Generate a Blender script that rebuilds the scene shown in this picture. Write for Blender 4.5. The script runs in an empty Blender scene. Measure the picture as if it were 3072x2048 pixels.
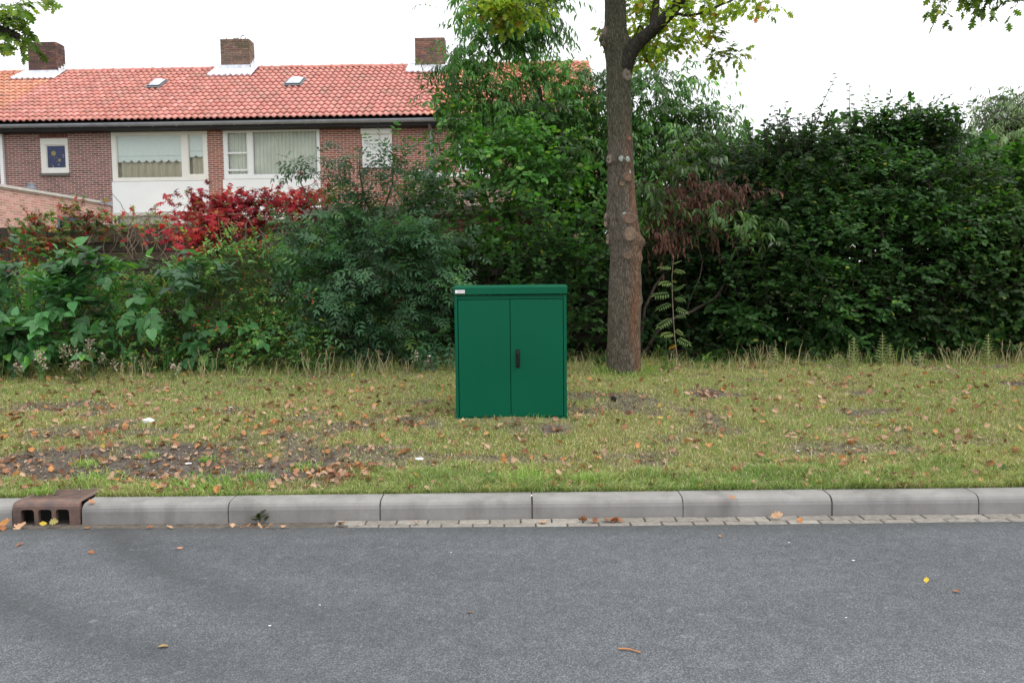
import bpy, bmesh, math, random
import numpy as np
from mathutils import Vector, Matrix

random.seed(11)
rng = np.random.default_rng(11)
R = math.radians
scene = bpy.context.scene
COL = scene.collection

# ------------------------------------------------------------------ camera, sky, sun, exposure
FPX = 2410.0                      # focal length in pixels of the 3072 px wide photograph
PITCH = math.atan((1024 - 852) / FPX)
ROLL = 0.0105
CAM = Vector((0, 0, 1.60))
_r = Vector((1, 0, 0)); _f = Vector((0, math.cos(PITCH), -math.sin(PITCH))); _u = Vector((0, math.sin(PITCH), math.cos(PITCH)))
_r2 = _r * math.cos(ROLL) - _u * math.sin(ROLL)
_u2 = _u * math.cos(ROLL) + _r * math.sin(ROLL)
cam_data = bpy.data.cameras.new('camera')
cam_data.sensor_width = 36.0
cam_data.lens = 36.0 * FPX / 3072.0
cam_data.clip_start = 0.05
cam_data.clip_end = 3000
cam = bpy.data.objects.new('camera', cam_data)
COL.objects.link(cam)
m = Matrix.Identity(4)
for i in range(3):
    m[i][0] = _r2[i]; m[i][1] = _u2[i]; m[i][2] = -_f[i]; m[i][3] = CAM[i]
cam.matrix_world = m
scene.camera = cam

SUN_EL, SUN_AZ = R(62), R(108)
world = bpy.data.worlds.new('World'); scene.world = world; world.use_nodes = True
wn = world.node_tree; wn.nodes.clear()
w_out = wn.nodes.new('ShaderNodeOutputWorld'); w_bg = wn.nodes.new('ShaderNodeBackground')
w_sky = wn.nodes.new('ShaderNodeTexSky'); w_sky.sky_type = 'NISHITA'; w_sky.sun_disc = False
w_sky.sun_elevation = SUN_EL; w_sky.sun_rotation = SUN_AZ; w_sky.dust_density = 6.0; w_sky.air_density = 1.5
w_hs = wn.nodes.new('ShaderNodeHueSaturation'); w_hs.inputs['Saturation'].default_value = 0.25
w_mx = wn.nodes.new('ShaderNodeMix'); w_mx.data_type = 'RGBA'
w_mx.inputs[0].default_value = 0.72
w_mx.inputs[7].default_value = (11.6, 11.8, 12.2, 1)      # even overcast veil
wn.links.new(w_sky.outputs[0], w_hs.inputs['Color']); wn.links.new(w_hs.outputs[0], w_mx.inputs[6])
wn.links.new(w_mx.outputs[2], w_bg.inputs[0]); w_bg.inputs[1].default_value = 0.105
wn.links.new(w_bg.outputs[0], w_out.inputs[0])

sun_data = bpy.data.lights.new('sun', 'SUN'); sun_data.energy = 1.5; sun_data.angle = R(35); sun_data.color = (1, .96, .9)
sun = bpy.data.objects.new('sun', sun_data); COL.objects.link(sun)
sd = Vector((math.sin(SUN_AZ) * math.cos(SUN_EL), math.cos(SUN_AZ) * math.cos(SUN_EL), math.sin(SUN_EL)))
sun.rotation_euler = sd.to_track_quat('Z', 'Y').to_euler(); sun.location = (20, 5, 30)

scene.view_settings.view_transform = 'Standard'
scene.view_settings.look = 'None'
scene.view_settings.exposure = 0.55
scene.view_settings.gamma = 1.0
scene.view_settings.use_curve_mapping = False
scene.render.engine = 'CYCLES'
scene.cycles.max_bounces = 6; scene.cycles.diffuse_bounces = 3; scene.cycles.transmission_bounces = 4
scene.cycles.transparent_max_bounces = 8
scene.cycles.use_denoising = True

# ------------------------------------------------------------------ pixel -> place
def ray(px, py):
    d = _r2 * ((px - 1536) / FPX) + _u2 * ((1024 - py) / FPX) + _f
    return d
def at(px, py, Y):
    d = ray(px, py)
    return CAM + d * (Y / d.y)
def at_z(px, py, z):
    d = ray(px, py)
    return CAM + d * ((z - CAM.z) / d.z)

def _hash(ix, iy, seed):
    n = (ix * 374761393 + iy * 668265263 + seed * 1442695041) & 0x7fffffff
    n = ((n ^ (n >> 13)) * 1274126177) & 0x7fffffff
    return ((n ^ (n >> 16)) & 0xffff) / 65535.0
def vnoise(x, y, scale, seed=0):
    x = np.asarray(x, float) * scale; y = np.asarray(y, float) * scale
    ix = np.floor(x).astype(np.int64); iy = np.floor(y).astype(np.int64)
    fx = x - ix; fy = y - iy
    fx = fx * fx * (3 - 2 * fx); fy = fy * fy * (3 - 2 * fy)
    a = _hash(ix, iy, seed); b = _hash(ix + 1, iy, seed); c = _hash(ix, iy + 1, seed); d = _hash(ix + 1, iy + 1, seed)
    return (a * (1 - fx) + b * fx) * (1 - fy) + (c * (1 - fx) + d * fx) * fy
def fbm(x, y, scale, seed=0, o=3):
    s = 0; amp = 1; t = 0
    for k in range(o):
        s = s + amp * vnoise(x, y, scale * 2 ** k, seed + k * 17); t += amp; amp *= .55
    return s / t

KY = 5.40                          # front face of the kerb
KB = 5.58                          # its back edge
_py = [5.0, 5.58, 5.78, 6.1, 6.6, 7.1, 8.0, 9.5, 10.6, 12.5, 15, 24, 600]
_pz = [.112, .124, .158, .225, .320, .405, .490, .540, .545, .50, .45, .45, .45]
def zg(x, y):
    """height of the verge"""
    x = np.asarray(x, float); y = np.asarray(y, float)
    z = np.interp(y, _py, _pz)
    w = np.clip((y - 5.6) / .5, 0, 1)
    return z + w * ((fbm(x, y, 1.1, 3) - .5) * .06 + (fbm(x, y, 5, 9) - .5) * .025 + x * .004)
def on_ground(px, py):
    d = ray(px, py)
    lo, hi = KB / d.y, 13.0 / d.y
    t = lo
    for k in range(400):
        t = lo + (hi - lo) * k / 400
        p = CAM + d * t
        if p.z <= float(zg(p.x, p.y)):
            return p
    return CAM + d * lo

# ------------------------------------------------------------------ objects
def tag(o, label=None, cat=None, group=None, kind=None):
    if label: o['label'] = label
    if cat: o['category'] = cat
    if group: o['group'] = group
    if kind: o['kind'] = kind
    return o
def thing(name, label, cat, loc=(0, 0, 0), rz=0, group=None):
    o = bpy.data.objects.new(name, None); o.empty_display_size = .1
    o.location = loc; o.rotation_euler = (0, 0, rz); COL.objects.link(o)
    return tag(o, label, cat, group)
def link(name, me, parent=None):
    o = bpy.data.objects.new(name, me); COL.objects.link(o)
    if parent is not None: o.parent = parent
    return o
def set_col(me, col):
    ca = me.color_attributes.new('Col', 'FLOAT_COLOR', 'POINT')
    c = np.ones((len(col), 4), np.float32); c[:, :3] = col
    ca.data.foreach_set('color', c.ravel())
def npmesh(name, V, Fa, mat, col=None, smooth=False):
    """uniform faces from arrays"""
    me = bpy.data.meshes.new(name)
    V = np.ascontiguousarray(V, np.float32); Fa = np.ascontiguousarray(Fa, np.int32)
    n, k = Fa.shape
    me.vertices.add(len(V)); me.vertices.foreach_set('co', V.ravel())
    me.loops.add(n * k); me.loops.foreach_set('vertex_index', Fa.ravel())
    me.polygons.add(n); me.polygons.foreach_set('loop_start', np.arange(0, n * k, k, dtype=np.int32))
    if smooth: me.polygons.foreach_set('use_smooth', np.ones(n, bool))
    me.update(calc_edges=True)
    if mat: me.materials.append(mat)
    if col is not None: set_col(me, np.broadcast_to(np.asarray(col, np.float32), (len(V), 3)))
    return me

class MB:
    """collects boxes, tubes and faces and links them as one mesh object"""
    def __init__(s): s.v = []; s.f = []; s.c = []
    def add(s, vs, fs, col=(1, 1, 1)):
        b = len(s.v); s.v += [tuple(p) for p in vs]; s.f += [tuple(i + b for i in q) for q in fs]; s.c += [col] * len(vs)
    def box(s, x0, x1, y0, y1, z0, z1, col=(1, 1, 1)):
        s.add([(x0, y0, z0), (x1, y0, z0), (x1, y1, z0), (x0, y1, z0), (x0, y0, z1), (x1, y0, z1), (x1, y1, z1), (x0, y1, z1)],
              [(0, 3, 2, 1), (4, 5, 6, 7), (0, 1, 5, 4), (1, 2, 6, 5), (2, 3, 7, 6), (3, 0, 4, 7)], col)
    def tube(s, pts, rad, n=8, col=(1, 1, 1), caps=True):
        pts = [Vector(p) for p in pts]
        if not hasattr(rad, '__len__'): rad = [rad] * len(pts)
        b0 = len(s.v); prev = None
        for i, p in enumerate(pts):
            d = (pts[min(i + 1, len(pts) - 1)] - pts[max(i - 1, 0)])
            d = d.normalized() if d.length > 1e-9 else Vector((0, 0, 1))
            if prev is None:
                a = d.cross(Vector((.13, .31, .94)))
                if a.length < 1e-3: a = d.cross(Vector((1, 0, 0)))
            else:
                a = prev - d * prev.dot(d)
            a.normalize(); prev = a; c = d.cross(a)
            for k in range(n):
                t = 2 * math.pi * k / n
                s.v.append(tuple(p + (a * math.cos(t) + c * math.sin(t)) * rad[i])); s.c.append(col)
        for i in range(len(pts) - 1):
            for k in range(n):
                k2 = (k + 1) % n
                s.f.append((b0 + i * n + k, b0 + i * n + k2, b0 + (i + 1) * n + k2, b0 + (i + 1) * n + k))
        if caps:
            s.f.append(tuple(b0 + k for k in reversed(range(n))))
            e = b0 + (len(pts) - 1) * n
            s.f.append(tuple(e + k for k in range(n)))
    def prism(s, poly, axis, a0, a1, col=(1, 1, 1)):
        """polygon in the two other axes, extruded along axis (0 x, 1 y, 2 z)"""
        n = len(poly)
        def mkp(p, t):
            if axis == 0: return (t, p[0], p[1])
            if axis == 1: return (p[0], t, p[1])
            return (p[0], p[1], t)
        vs = [mkp(p, a0) for p in poly] + [mkp(p, a1) for p in poly]
        fs = [tuple(range(n)), tuple(reversed(range(n, 2 * n)))]
        fs += [(i, i + n, (i + 1) % n + n, (i + 1) % n) for i in range(n)]
        s.add(vs, fs, col)
    def mesh(s, name, mat, smooth=False):
        me = bpy.data.meshes.new(name); me.from_pydata(s.v, [], s.f); me.update()
        if mat: me.materials.append(mat)
        set_col(me, np.array(s.c, np.float32))
        bm = bmesh.new(); bm.from_mesh(me); bmesh.ops.recalc_face_normals(bm, faces=bm.faces); bm.to_mesh(me); bm.free()
        if smooth:
            me.polygons.foreach_set('use_smooth', np.ones(len(me.polygons), bool))
        return me
    def build(s, name, mat, parent=None, smooth=False, kind=None, bevel=0):
        me = s.mesh(name, mat, smooth)
        if bevel:
            bm = bmesh.new(); bm.from_mesh(me)
            bmesh.ops.bevel(bm, geom=list(bm.edges), offset=bevel, segments=2, affect='EDGES', profile=.5, clamp_overlap=True)
            bm.to_mesh(me); bm.free()
        o = link(name, me, parent)
        if kind: o['kind'] = kind
        return o

# ------------------------------------------------------------------ materials
def newmat(name):
    mt = bpy.data.materials.new(name); mt.use_nodes = True
    nt = mt.node_tree; b = nt.nodes['Principled BSDF']
    return mt, nt, b
def N(nt, t, **kw):
    n = nt.nodes.new(t)
    for k, v in kw.items(): setattr(n, k, v)
    return n
def mixc(nt, fac, a, b, blend='MIX'):
    n = N(nt, 'ShaderNodeMix', data_type='RGBA', blend_type=blend)
    for s, v in ((0, fac), (6, a), (7, b)):
        if hasattr(v, 'is_linked') or isinstance(v, bpy.types.NodeSocket): nt.links.new(v, n.inputs[s])
        elif s == 0: n.inputs[0].default_value = v
        else: n.inputs[s].default_value = (*v, 1) if len(v) == 3 else v
    return n.outputs[2]
def noise(nt, scale, detail=3, vec=None, rough=.55, stretch=None, kind='ShaderNodeTexNoise'):
    n = N(nt, kind); n.inputs['Scale'].default_value = scale
    if kind == 'ShaderNodeTexNoise':
        n.inputs['Detail'].default_value = detail; n.inputs['Roughness'].default_value = rough
    if vec is not None:
        if stretch:
            mp = N(nt, 'ShaderNodeMapping'); mp.inputs['Scale'].default_value = stretch
            nt.links.new(vec, mp.inputs['Vector']); vec = mp.outputs[0]
        nt.links.new(vec, n.inputs['Vector'])
    return n.outputs[0]
def ramp(nt, fac, stops):
    n = N(nt, 'ShaderNodeValToRGB'); nt.links.new(fac, n.inputs[0])
    e = n.color_ramp.elements
    while len(e) < len(stops): e.new(.5)
    for el, (p, c) in zip(e, stops):
        el.position = p; el.color = (*c, 1) if hasattr(c, '__len__') else (c, c, c, 1)
    return n.outputs[0]
def geo_pos(nt): return N(nt, 'ShaderNodeNewGeometry').outputs['Position']
def obj_pos(nt): return N(nt, 'ShaderNodeTexCoord').outputs['Object']
def bump(nt, b, h, strength=.3, dist=.01):
    n = N(nt, 'ShaderNodeBump'); n.inputs['Strength'].default_value = strength; n.inputs['Distance'].default_value = dist
    nt.links.new(h, n.inputs['Height']); nt.links.new(n.outputs[0], b.inputs['Normal'])

def plain(name, col, rough=.6, metal=0, var=.12, scale=8, bmp=0, spec=.5):
    mt, nt, b = newmat(name)
    p = geo_pos(nt); n1 = noise(nt, scale, 4, p)
    c = ramp(nt, n1, [(.3, [x * (1 - var) for x in col]), (.7, [min(1, x * (1 + var)) for x in col])])
    nt.links.new(c, b.inputs['Base Color'])
    b.inputs['Roughness'].default_value = rough; b.inputs['Metallic'].default_value = metal
    b.inputs['Specular IOR Level'].default_value = spec
    if bmp: bump(nt, b, noise(nt, scale * 6, 3, p), bmp, .004)
    return mt
def colmat(name, rough=.8, var=.25, scale=14, bmp=.3, stain=None, spec=.4):
    """colour from the Col attribute with grain and an optional stain over it"""
    mt, nt, b = newmat(name)
    a = N(nt, 'ShaderNodeAttribute', attribute_name='Col').outputs['Color']
    p = geo_pos(nt); n1 = noise(nt, scale, 4, p)
    g = ramp(nt, n1, [(.3, 1 - var), (.7, 1 + var)])
    c = mixc(nt, 1.0, a, g, 'MULTIPLY')
    if stain:
        for (sc, lo, hi, colr, st) in stain:
            f = ramp(nt, noise(nt, sc, 5, p), [(lo, 0), (hi, st)])
            c = mixc(nt, f, c, colr)
    nt.links.new(c, b.inputs['Base Color']); b.inputs['Roughness'].default_value = rough
    b.inputs['Specular IOR Level'].default_value = spec
    if bmp: bump(nt, b, noise(nt, scale * 5, 3, p), bmp, .003)
    return mt
def leafmat(name, rough=.42, trans=.3, spec=.5):
    mt, nt, b = newmat(name)
    a = N(nt, 'ShaderNodeAttribute', attribute_name='Col').outputs['Color']
    p = geo_pos(nt)
    g = ramp(nt, noise(nt, 30, 2, p), [(.3, .82), (.7, 1.18)])
    c = mixc(nt, 1.0, a, g, 'MULTIPLY')
    nt.links.new(c, b.inputs['Base Color']); b.inputs['Roughness'].default_value = rough
    b.inputs['Specular IOR Level'].default_value = spec
    tr = N(nt, 'ShaderNodeBsdfTranslucent')
    tc = mixc(nt, 1.0, c, (1.25, 1.35, .55), 'MULTIPLY'); nt.links.new(tc, tr.inputs[0])
    mx = N(nt, 'ShaderNodeMixShader'); mx.inputs[0].default_value = trans
    nt.links.new(b.outputs[0], mx.inputs[1]); nt.links.new(tr.outputs[0], mx.inputs[2])
    nt.links.new(mx.outputs[0], nt.nodes['Material Output'].inputs[0])
    return mt

M = {}
M['leaf'] = leafmat('leaf', .55, .44, .2)
M['leaf_gloss'] = leafmat('leaf_gloss', .42, .42, .4)
M['leaf_matt'] = leafmat('leaf_matt', .6, .35, .3)
M['dry_leaf'] = leafmat('dry_leaf', .7, .12, .25)
M['grass'] = leafmat('grass', .55, .25, .3)
M['twig'] = plain('twig', (.07, .052, .04), .85, var=.3, bmp=.3)
M['pale_twig'] = plain('pale_twig', (.32, .25, .19), .85, var=.3)
M['green_stem'] = plain('green_stem', (.09, .13, .05), .6, var=.2)
M['white'] = plain('white_paint', (.86, .87, .87), .35, var=.03, scale=2)
M['cream'] = plain('cream_paint', (.84, .82, .76), .4, var=.04, scale=3)
M['dark'] = plain('dark_timber', (.02, .02, .022), .7)
M['zinc'] = plain('zinc', (.36, .38, .42), .45, metal=.55, var=.15, scale=5)
M['lead'] = plain('lead_sheet', (.68, .71, .78), .42, metal=.35, var=.25, scale=9, bmp=.4)
M['grey_plastic'] = plain('grey_plastic', (.16, .18, .22), .5, var=.15)
M['mortar'] = plain('mortar', (.70, .64, .58), .9, var=.15, scale=20, bmp=.3)
M['mortar_dark'] = plain('dark_mortar', (.16, .145, .13), .9, var=.2, scale=20, bmp=.3)
M['brick'] = colmat('brick', .85, .2, 40, .4)
M['old_brick'] = colmat('old_brick', .88, .3, 25, .4, stain=[(2.2, .5, .68, (.10, .095, .05), .7)])
M['tile'] = colmat('roof_tile', .62, .14, 9, .25, stain=[(1.7, .52, .72, (.33, .22, .17), .6), (7, .56, .70, (.34, .30, .23), .65), (.45, .5, .75, (.42, .19, .14), .3)], spec=.35)
M['wood'] = colmat('weathered_timber', .85, .35, 12, .5)
M['curtain'] = plain('curtain', (.62, .55, .42), .9, var=.08, scale=3)
M['blind'] = plain('blind_fabric', (.88, .92, .92), .8, var=.03)
M['lamella'] = plain('lamella_fabric', (.80, .80, .73), .8, var=.08, scale=2)
M['navy'] = plain('navy_print', (.022, .036, .17), .8, var=.3, scale=12)
M['gold'] = plain('gold_print', (.38, .30, .08), .7)
M['blue_frame'] = plain('blue_paint', (.045, .075, .11), .45)
M['concrete'] = None

def glass():
    mt, nt, b = newmat('window_glass')
    tr = N(nt, 'ShaderNodeBsdfTransparent'); tr.inputs[0].default_value = (.95, .97, .96, 1)
    gl = N(nt, 'ShaderNodeBsdfGlossy'); gl.inputs['Roughness'].default_value = .02
    fr = N(nt, 'ShaderNodeFresnel'); fr.inputs[0].default_value = 1.28
    mx = N(nt, 'ShaderNodeMixShader')
    nt.links.new(fr.outputs[0], mx.inputs[0]); nt.links.new(tr.outputs[0], mx.inputs[1]); nt.links.new(gl.outputs[0], mx.inputs[2])
    nt.links.new(mx.outputs[0], nt.nodes['Material Output'].inputs[0])
    return mt
M['glass'] = glass()

def concrete():
    mt, nt, b = newmat('kerb_concrete'); p = geo_pos(nt)
    c = ramp(nt, noise(nt, 3.5, 5, p), [(.3, (.20, .192, .186)), (.7, (.285, .276, .268))])
    sp = ramp(nt, noise(nt, 170, 2, p), [(.62, 0), (.72, .55)])
    c = mixc(nt, sp, c, (.42, .40, .38))
    st = ramp(nt, noise(nt, 6, 4, p, stretch=(1, 1, .25)), [(.5, 0), (.75, .5)])
    c = mixc(nt, st, c, (.10, .095, .09))
    nt.links.new(c, b.inputs['Base Color']); b.inputs['Roughness'].default_value = .85
    bump(nt, b, noise(nt, 220, 3, p), .35, .002)
    return mt
M['concrete'] = concrete()
def asphalt():
    mt, nt, b = newmat('asphalt'); p = geo_pos(nt)
    v = N(nt, 'ShaderNodeTexVoronoi'); v.inputs['Scale'].default_value = 165; nt.links.new(p, v.inputs['Vector'])
    bw = N(nt, 'ShaderNodeRGBToBW'); nt.links.new(v.outputs['Color'], bw.inputs[0])
    c = ramp(nt, bw.outputs[0], [(.12, (.062, .068, .077)), (.55, (.110, .120, .134)), (.92, (.205, .218, .236))])
    gap = ramp(nt, v.outputs['Distance'], [(.35, 0), (.75, .75)])
    c = mixc(nt, gap, c, (.042, .046, .052))
    big = ramp(nt, noise(nt, .55, 4, p, stretch=(.6, 1.2, 1)), [(.35, .84), (.68, 1.14)])
    c = mixc(nt, 1.0, c, big, 'MULTIPLY')
    mid = ramp(nt, noise(nt, 9, 4, p), [(.3, .86), (.7, 1.14)])
    c = mixc(nt, 1.0, c, mid, 'MULTIPLY')
    sx = N(nt, 'ShaderNodeSeparateXYZ'); nt.links.new(p, sx.inputs[0])
    def M_(op, a, b_=None):
        n = N(nt, 'ShaderNodeMath', operation=op)
        for i_, v_ in enumerate((a, b_)):
            if v_ is None: continue
            if isinstance(v_, (int, float)): n.inputs[i_].default_value = v_
            else: nt.links.new(v_, n.inputs[i_])
        return n.outputs[0]
    wob = M_('MULTIPLY', M_('SUBTRACT', noise(nt, 1.1, 3, p), .5), .22); x2 = M_('MULTIPLY', sx.outputs[0], sx.outputs[0]); yw = M_('ADD', sx.outputs[1], wob)
    for (c0, c1, wd, st) in ((3.55, .23, .17, .62), (3.05, .14, .15, .55), (4.45, .10, .12, .25)):      # faint old tyre marks curving in from the left
        d_ = M_('ABSOLUTE', M_('SUBTRACT', yw, M_('ADD', M_('MULTIPLY', x2, c1), c0))); f_ = ramp(nt, M_('DIVIDE', d_, wd * 2), [(.0, st), (1.0, 0)])
        g_ = ramp(nt, M_('ADD', M_('MULTIPLY', sx.outputs[0], .25), .6), [(.0, 1), (.75, 0)]); c = mixc(nt, M_('MULTIPLY', f_, g_), c, (.03, .032, .036))
    lane = ramp(nt, M_('ADD', M_('MULTIPLY', yw, .25), 0), [(.72, 1.22), (.95, 1.0)]); c = mixc(nt, 1.0, c, lane, 'MULTIPLY')
    gut = ramp(nt, M_('SUBTRACT', yw, 4.6), [(.25, 0), (.75, .35)]); c = mixc(nt, gut, c, (.085, .085, .082))
    worn = ramp(nt, noise(nt, 14, 5, p, rough=.7), [(.60, 0), (.72, .35)])
    c = mixc(nt, worn, c, (.30, .31, .33))
    nt.links.new(c, b.inputs['Base Color']); b.inputs['Roughness'].default_value = .82
    hb = N(nt, 'ShaderNodeMath', operation='SUBTRACT'); hb.inputs[0].default_value = 1; nt.links.new(v.outputs['Distance'], hb.inputs[1])
    bump(nt, b, hb.outputs[0], .5, .004)
    return mt
M['asphalt'] = asphalt()
M['soil'] = colmat('soil', .95, .35, 18, 1.0, spec=.12, stain=[(55, .52, .68, (.05, .042, .036), .55), (90, .60, .70, (.24, .21, .18), .5), (4, .5, .75, (.13, .11, .095), .5)])
M['sett'] = colmat('sett', .85, .25, 25, .4)
M['green_paint'] = None
def cabinet_paint():
    mt, nt, b = newmat('green_paint'); p = geo_pos(nt)
    c = ramp(nt, noise(nt, 1.5, 2, p), [(.3, (.0003, .092, .046)), (.7, (.0005, .102, .052))])
    nt.links.new(c, b.inputs['Base Color']); b.inputs['Roughness'].default_value = .33; b.inputs['Specular IOR Level'].default_value = .16
    bump(nt, b, noise(nt, 260, 2, p), .06, .001)
    return mt
M['green_paint'] = cabinet_paint()
def castiron():
    mt, nt, b = newmat('rusty_iron'); p = geo_pos(nt)
    c = ramp(nt, noise(nt, 14, 5, p), [(.3, (.10, .075, .072)), (.55, (.17, .105, .085)), (.75, (.24, .13, .09))])
    nt.links.new(c, b.inputs['Base Color']); b.inputs['Roughness'].default_value = .6; b.inputs['Metallic'].default_value = .2
    bump(nt, b, noise(nt, 120, 3, p), .3, .002)
    return mt
M['iron'] = castiron()
M['black'] = plain('black_plastic', (.006, .006, .007), .4, spec=.25)
M['cavity'] = plain('drain_cavity', (.015, .015, .013), .9)
M['paper'] = plain('paper', (.75, .76, .77), .8, var=.06, scale=30)
def bark():
    mt, nt, b = newmat('bark'); p = obj_pos(nt)
    a = N(nt, 'ShaderNodeAttribute', attribute_name='Col').outputs['Color']
    v = N(nt, 'ShaderNodeTexVoronoi', feature='DISTANCE_TO_EDGE'); v.inputs['Scale'].default_value = 46
    nz = N(nt, 'ShaderNodeTexNoise'); nz.inputs['Scale'].default_value = 9; nz.inputs['Detail'].default_value = 3; nt.links.new(p, nz.inputs['Vector'])
    ad = N(nt, 'ShaderNodeVectorMath', operation='MULTIPLY_ADD'); nt.links.new(nz.outputs['Color'], ad.inputs[0]); ad.inputs[1].default_value = (.06, .06, .06); nt.links.new(p, ad.inputs[2])
    mp = N(nt, 'ShaderNodeMapping'); mp.inputs['Scale'].default_value = (1, 1, .2)
    nt.links.new(ad.outputs[0], mp.inputs[0]); nt.links.new(mp.outputs[0], v.inputs['Vector'])
    crack = ramp(nt, v.outputs[0], [(.0, .38), (.16, .95), (.5, 1.1)])
    g = ramp(nt, noise(nt, 22, 5, p, stretch=(1, 1, .3)), [(.3, .72), (.7, 1.25)])
    c = mixc(nt, 1.0, a, crack, 'MULTIPLY'); c = mixc(nt, 1.0, c, g, 'MULTIPLY')
    nt.links.new(c, b.inputs['Base Color']); b.inputs['Roughness'].default_value = .9
    b.inputs['Specular IOR Level'].default_value = .2
    bump(nt, b, v.outputs[0], .9, .02)
    return mt
M['bark'] = bark()
M['scar'] = colmat('scar_wood', .85, .25, 30, .4)
M['lichen'] = plain('lichen', (.36, .40, .35), .9, var=.2, scale=40, bmp=.5)

# ------------------------------------------------------------------ ground, road, kerb
_soil = []
for (px, py, rx, ry, s) in [(250, 1392, 380, 46, 1.0), (520, 1372, 320, 40, 1.0), (800, 1412, 360, 42, 1.0), (150, 1300, 200, 24, .6), (1000, 1360, 200, 22, .7), (420, 1420, 260, 26, .9), (60, 1400, 160, 40, .9), (420, 1300, 160, 14, .55),
                            (1180, 1372, 260, 16, .6), (1560, 1380, 220, 14, .6), (900, 1440, 160, 22, .6),
                            (2120, 1180, 60, 18, .95), (2560, 1238, 150, 12, .7), (2130, 1296, 110, 16, .55), (2500, 1350, 260, 22, .55), (1660, 1290, 90, 18, .85),
                            (2620, 1290, 180, 12, .4), (3060, 1152, 60, 10, .9), (1750, 1190, 70, 14, .6), (1900, 1370, 160, 16, .6), (2900, 1330, 160, 14, .4), (650, 1230, 90, 10, .5),
                            (2520, 1155, 90, 7, .5), (2300, 1400, 120, 12, .35)]:
    c = on_ground(px, py); a = on_ground(px, py + ry); b_ = on_ground(px, py - ry)
    _soil.append((c.x, c.y, rx * c.y / FPX, max(.06, (b_.y - a.y) / 2), s))
def bare(x, y):
    """0 lush .. 1 bare soil"""
    x = np.asarray(x, float); y = np.asarray(y, float)
    d = np.zeros_like(x)
    wob = (fbm(x, y, 3.5, 21) - .5) * 1.9 + (fbm(x, y, 11, 23) - .5) * .8
    for (cx, cy, rx, ry, s) in _soil:
        q = ((x - cx) / rx) ** 2 + ((y - cy) / ry) ** 2
        d = np.maximum(d, s * np.clip(1.25 - q + wob, 0, 1) ** .8)
    n = fbm(x, y, 2.3, 5)
    d = np.maximum(d, np.clip((n - .60) * 4.5, 0, .65))
    edge = np.clip((5.90 + .12 * np.sin(x * 1.7) - y) / .12, 0, 1) * np.clip((x + 1.6) / 1.2, 0, 1)      # lush strip behind the kerb
    return np.clip(d * (1 - edge), 0, 1)

def grid_mesh(name, xs, ys, zf, mat, colf=None):
    X, Y = np.meshgrid(xs, ys); Z = zf(X, Y)
    V = np.stack([X, Y, Z], -1).reshape(-1, 3); nx, ny = len(xs), len(ys)
    i = np.arange(nx * (ny - 1)).reshape(ny - 1, nx)[:, :-1].ravel()
    Fa = np.stack([i, i + 1, i + nx + 1, i + nx], 1)
    return npmesh(name, V, Fa, mat, colf(V[:, 0], V[:, 1]) if colf else None, True)
xs = np.concatenate([[-900, -200, -60, -30, -20, -15], np.arange(-11, 11.01, .07), [15, 20, 30, 60, 200, 900]])
ys = np.concatenate([[KB - .02], np.arange(KB, 11.5, .05), np.arange(11.6, 16, .4), [17, 19, 22, 26, 32, 50, 120, 300, 1500]])
def ground_col(x, y):
    b = bare(x, y)[:, None]; n = fbm(x, y, 9, 31)[:, None]
    soil = np.array([.100, .084, .072]) * (.65 + .75 * n)
    thatch = np.array([.185, .175, .08]) * (.7 + .6 * n)
    k = np.clip(b * 1.25, 0, 1)
    return soil * k + thatch * (1 - k)
o = link('ground', grid_mesh('ground', xs, ys, zg, M['soil'], ground_col)); tag(o, 'grass verge and ground behind the kerb', None, kind='structure')

_e = [at_z(-300, 1592, 0), at_z(240, 1587, 0), at_z(690, 1586, 0), at_z(1140, 1584, 0), at_z(1600, 1582, 0), at_z(3000, 1567, 0), at_z(3400, 1562, 0)]
def road_edge(x): return np.interp(x, [p.x for p in _e], [p.y for p in _e])
rx = np.concatenate([[-900, -100, -30, -12], np.arange(-8, 8.01, .1), [12, 30, 100, 900]])
rt = np.array([0, .3, .7, .9, .97, 1.0])
X = np.repeat(rx[None], len(rt), 0); YE = road_edge(rx) + (fbm(rx, rx * 0, 6, 2) - .5) * .012
Y = -4 + (YE[None] + 4) * rt[:, None]
V = np.stack([X, Y, np.full_like(X, .006)], -1).reshape(-1, 3)
V2 = V[-len(rx):].copy(); V2[:, 2] = -.03; V = np.concatenate([V, V2])
nx = len(rx); i = np.arange(nx * len(rt)).reshape(len(rt), nx)[:, :-1].ravel()
o = link('road', npmesh('road', V, np.stack([i, i + 1, i + nx + 1, i + nx], 1), M['asphalt'])); tag(o, 'grey asphalt road in front of the kerb', kind='structure')
gm = MB(); gm.add([(-900, -900, -.02), (900, -900, -.02), (900, -3.9, -.02), (-900, -3.9, -.02)], [(0, 1, 2, 3)], (.1, .1, .05))
tag(gm.build('far_verge', M['soil']), 'verge on the other side of the road', kind='structure')
gm = MB(); gm.add([(-900, 5.0, -.012), (900, 5.0, -.012), (900, KB, -.012), (-900, KB, -.012)], [(0, 1, 2, 3)], (.12, .105, .09))
tag(gm.build('gutter_bed', M['soil']), 'sandy bed under the gutter setts', kind='structure')

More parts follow.
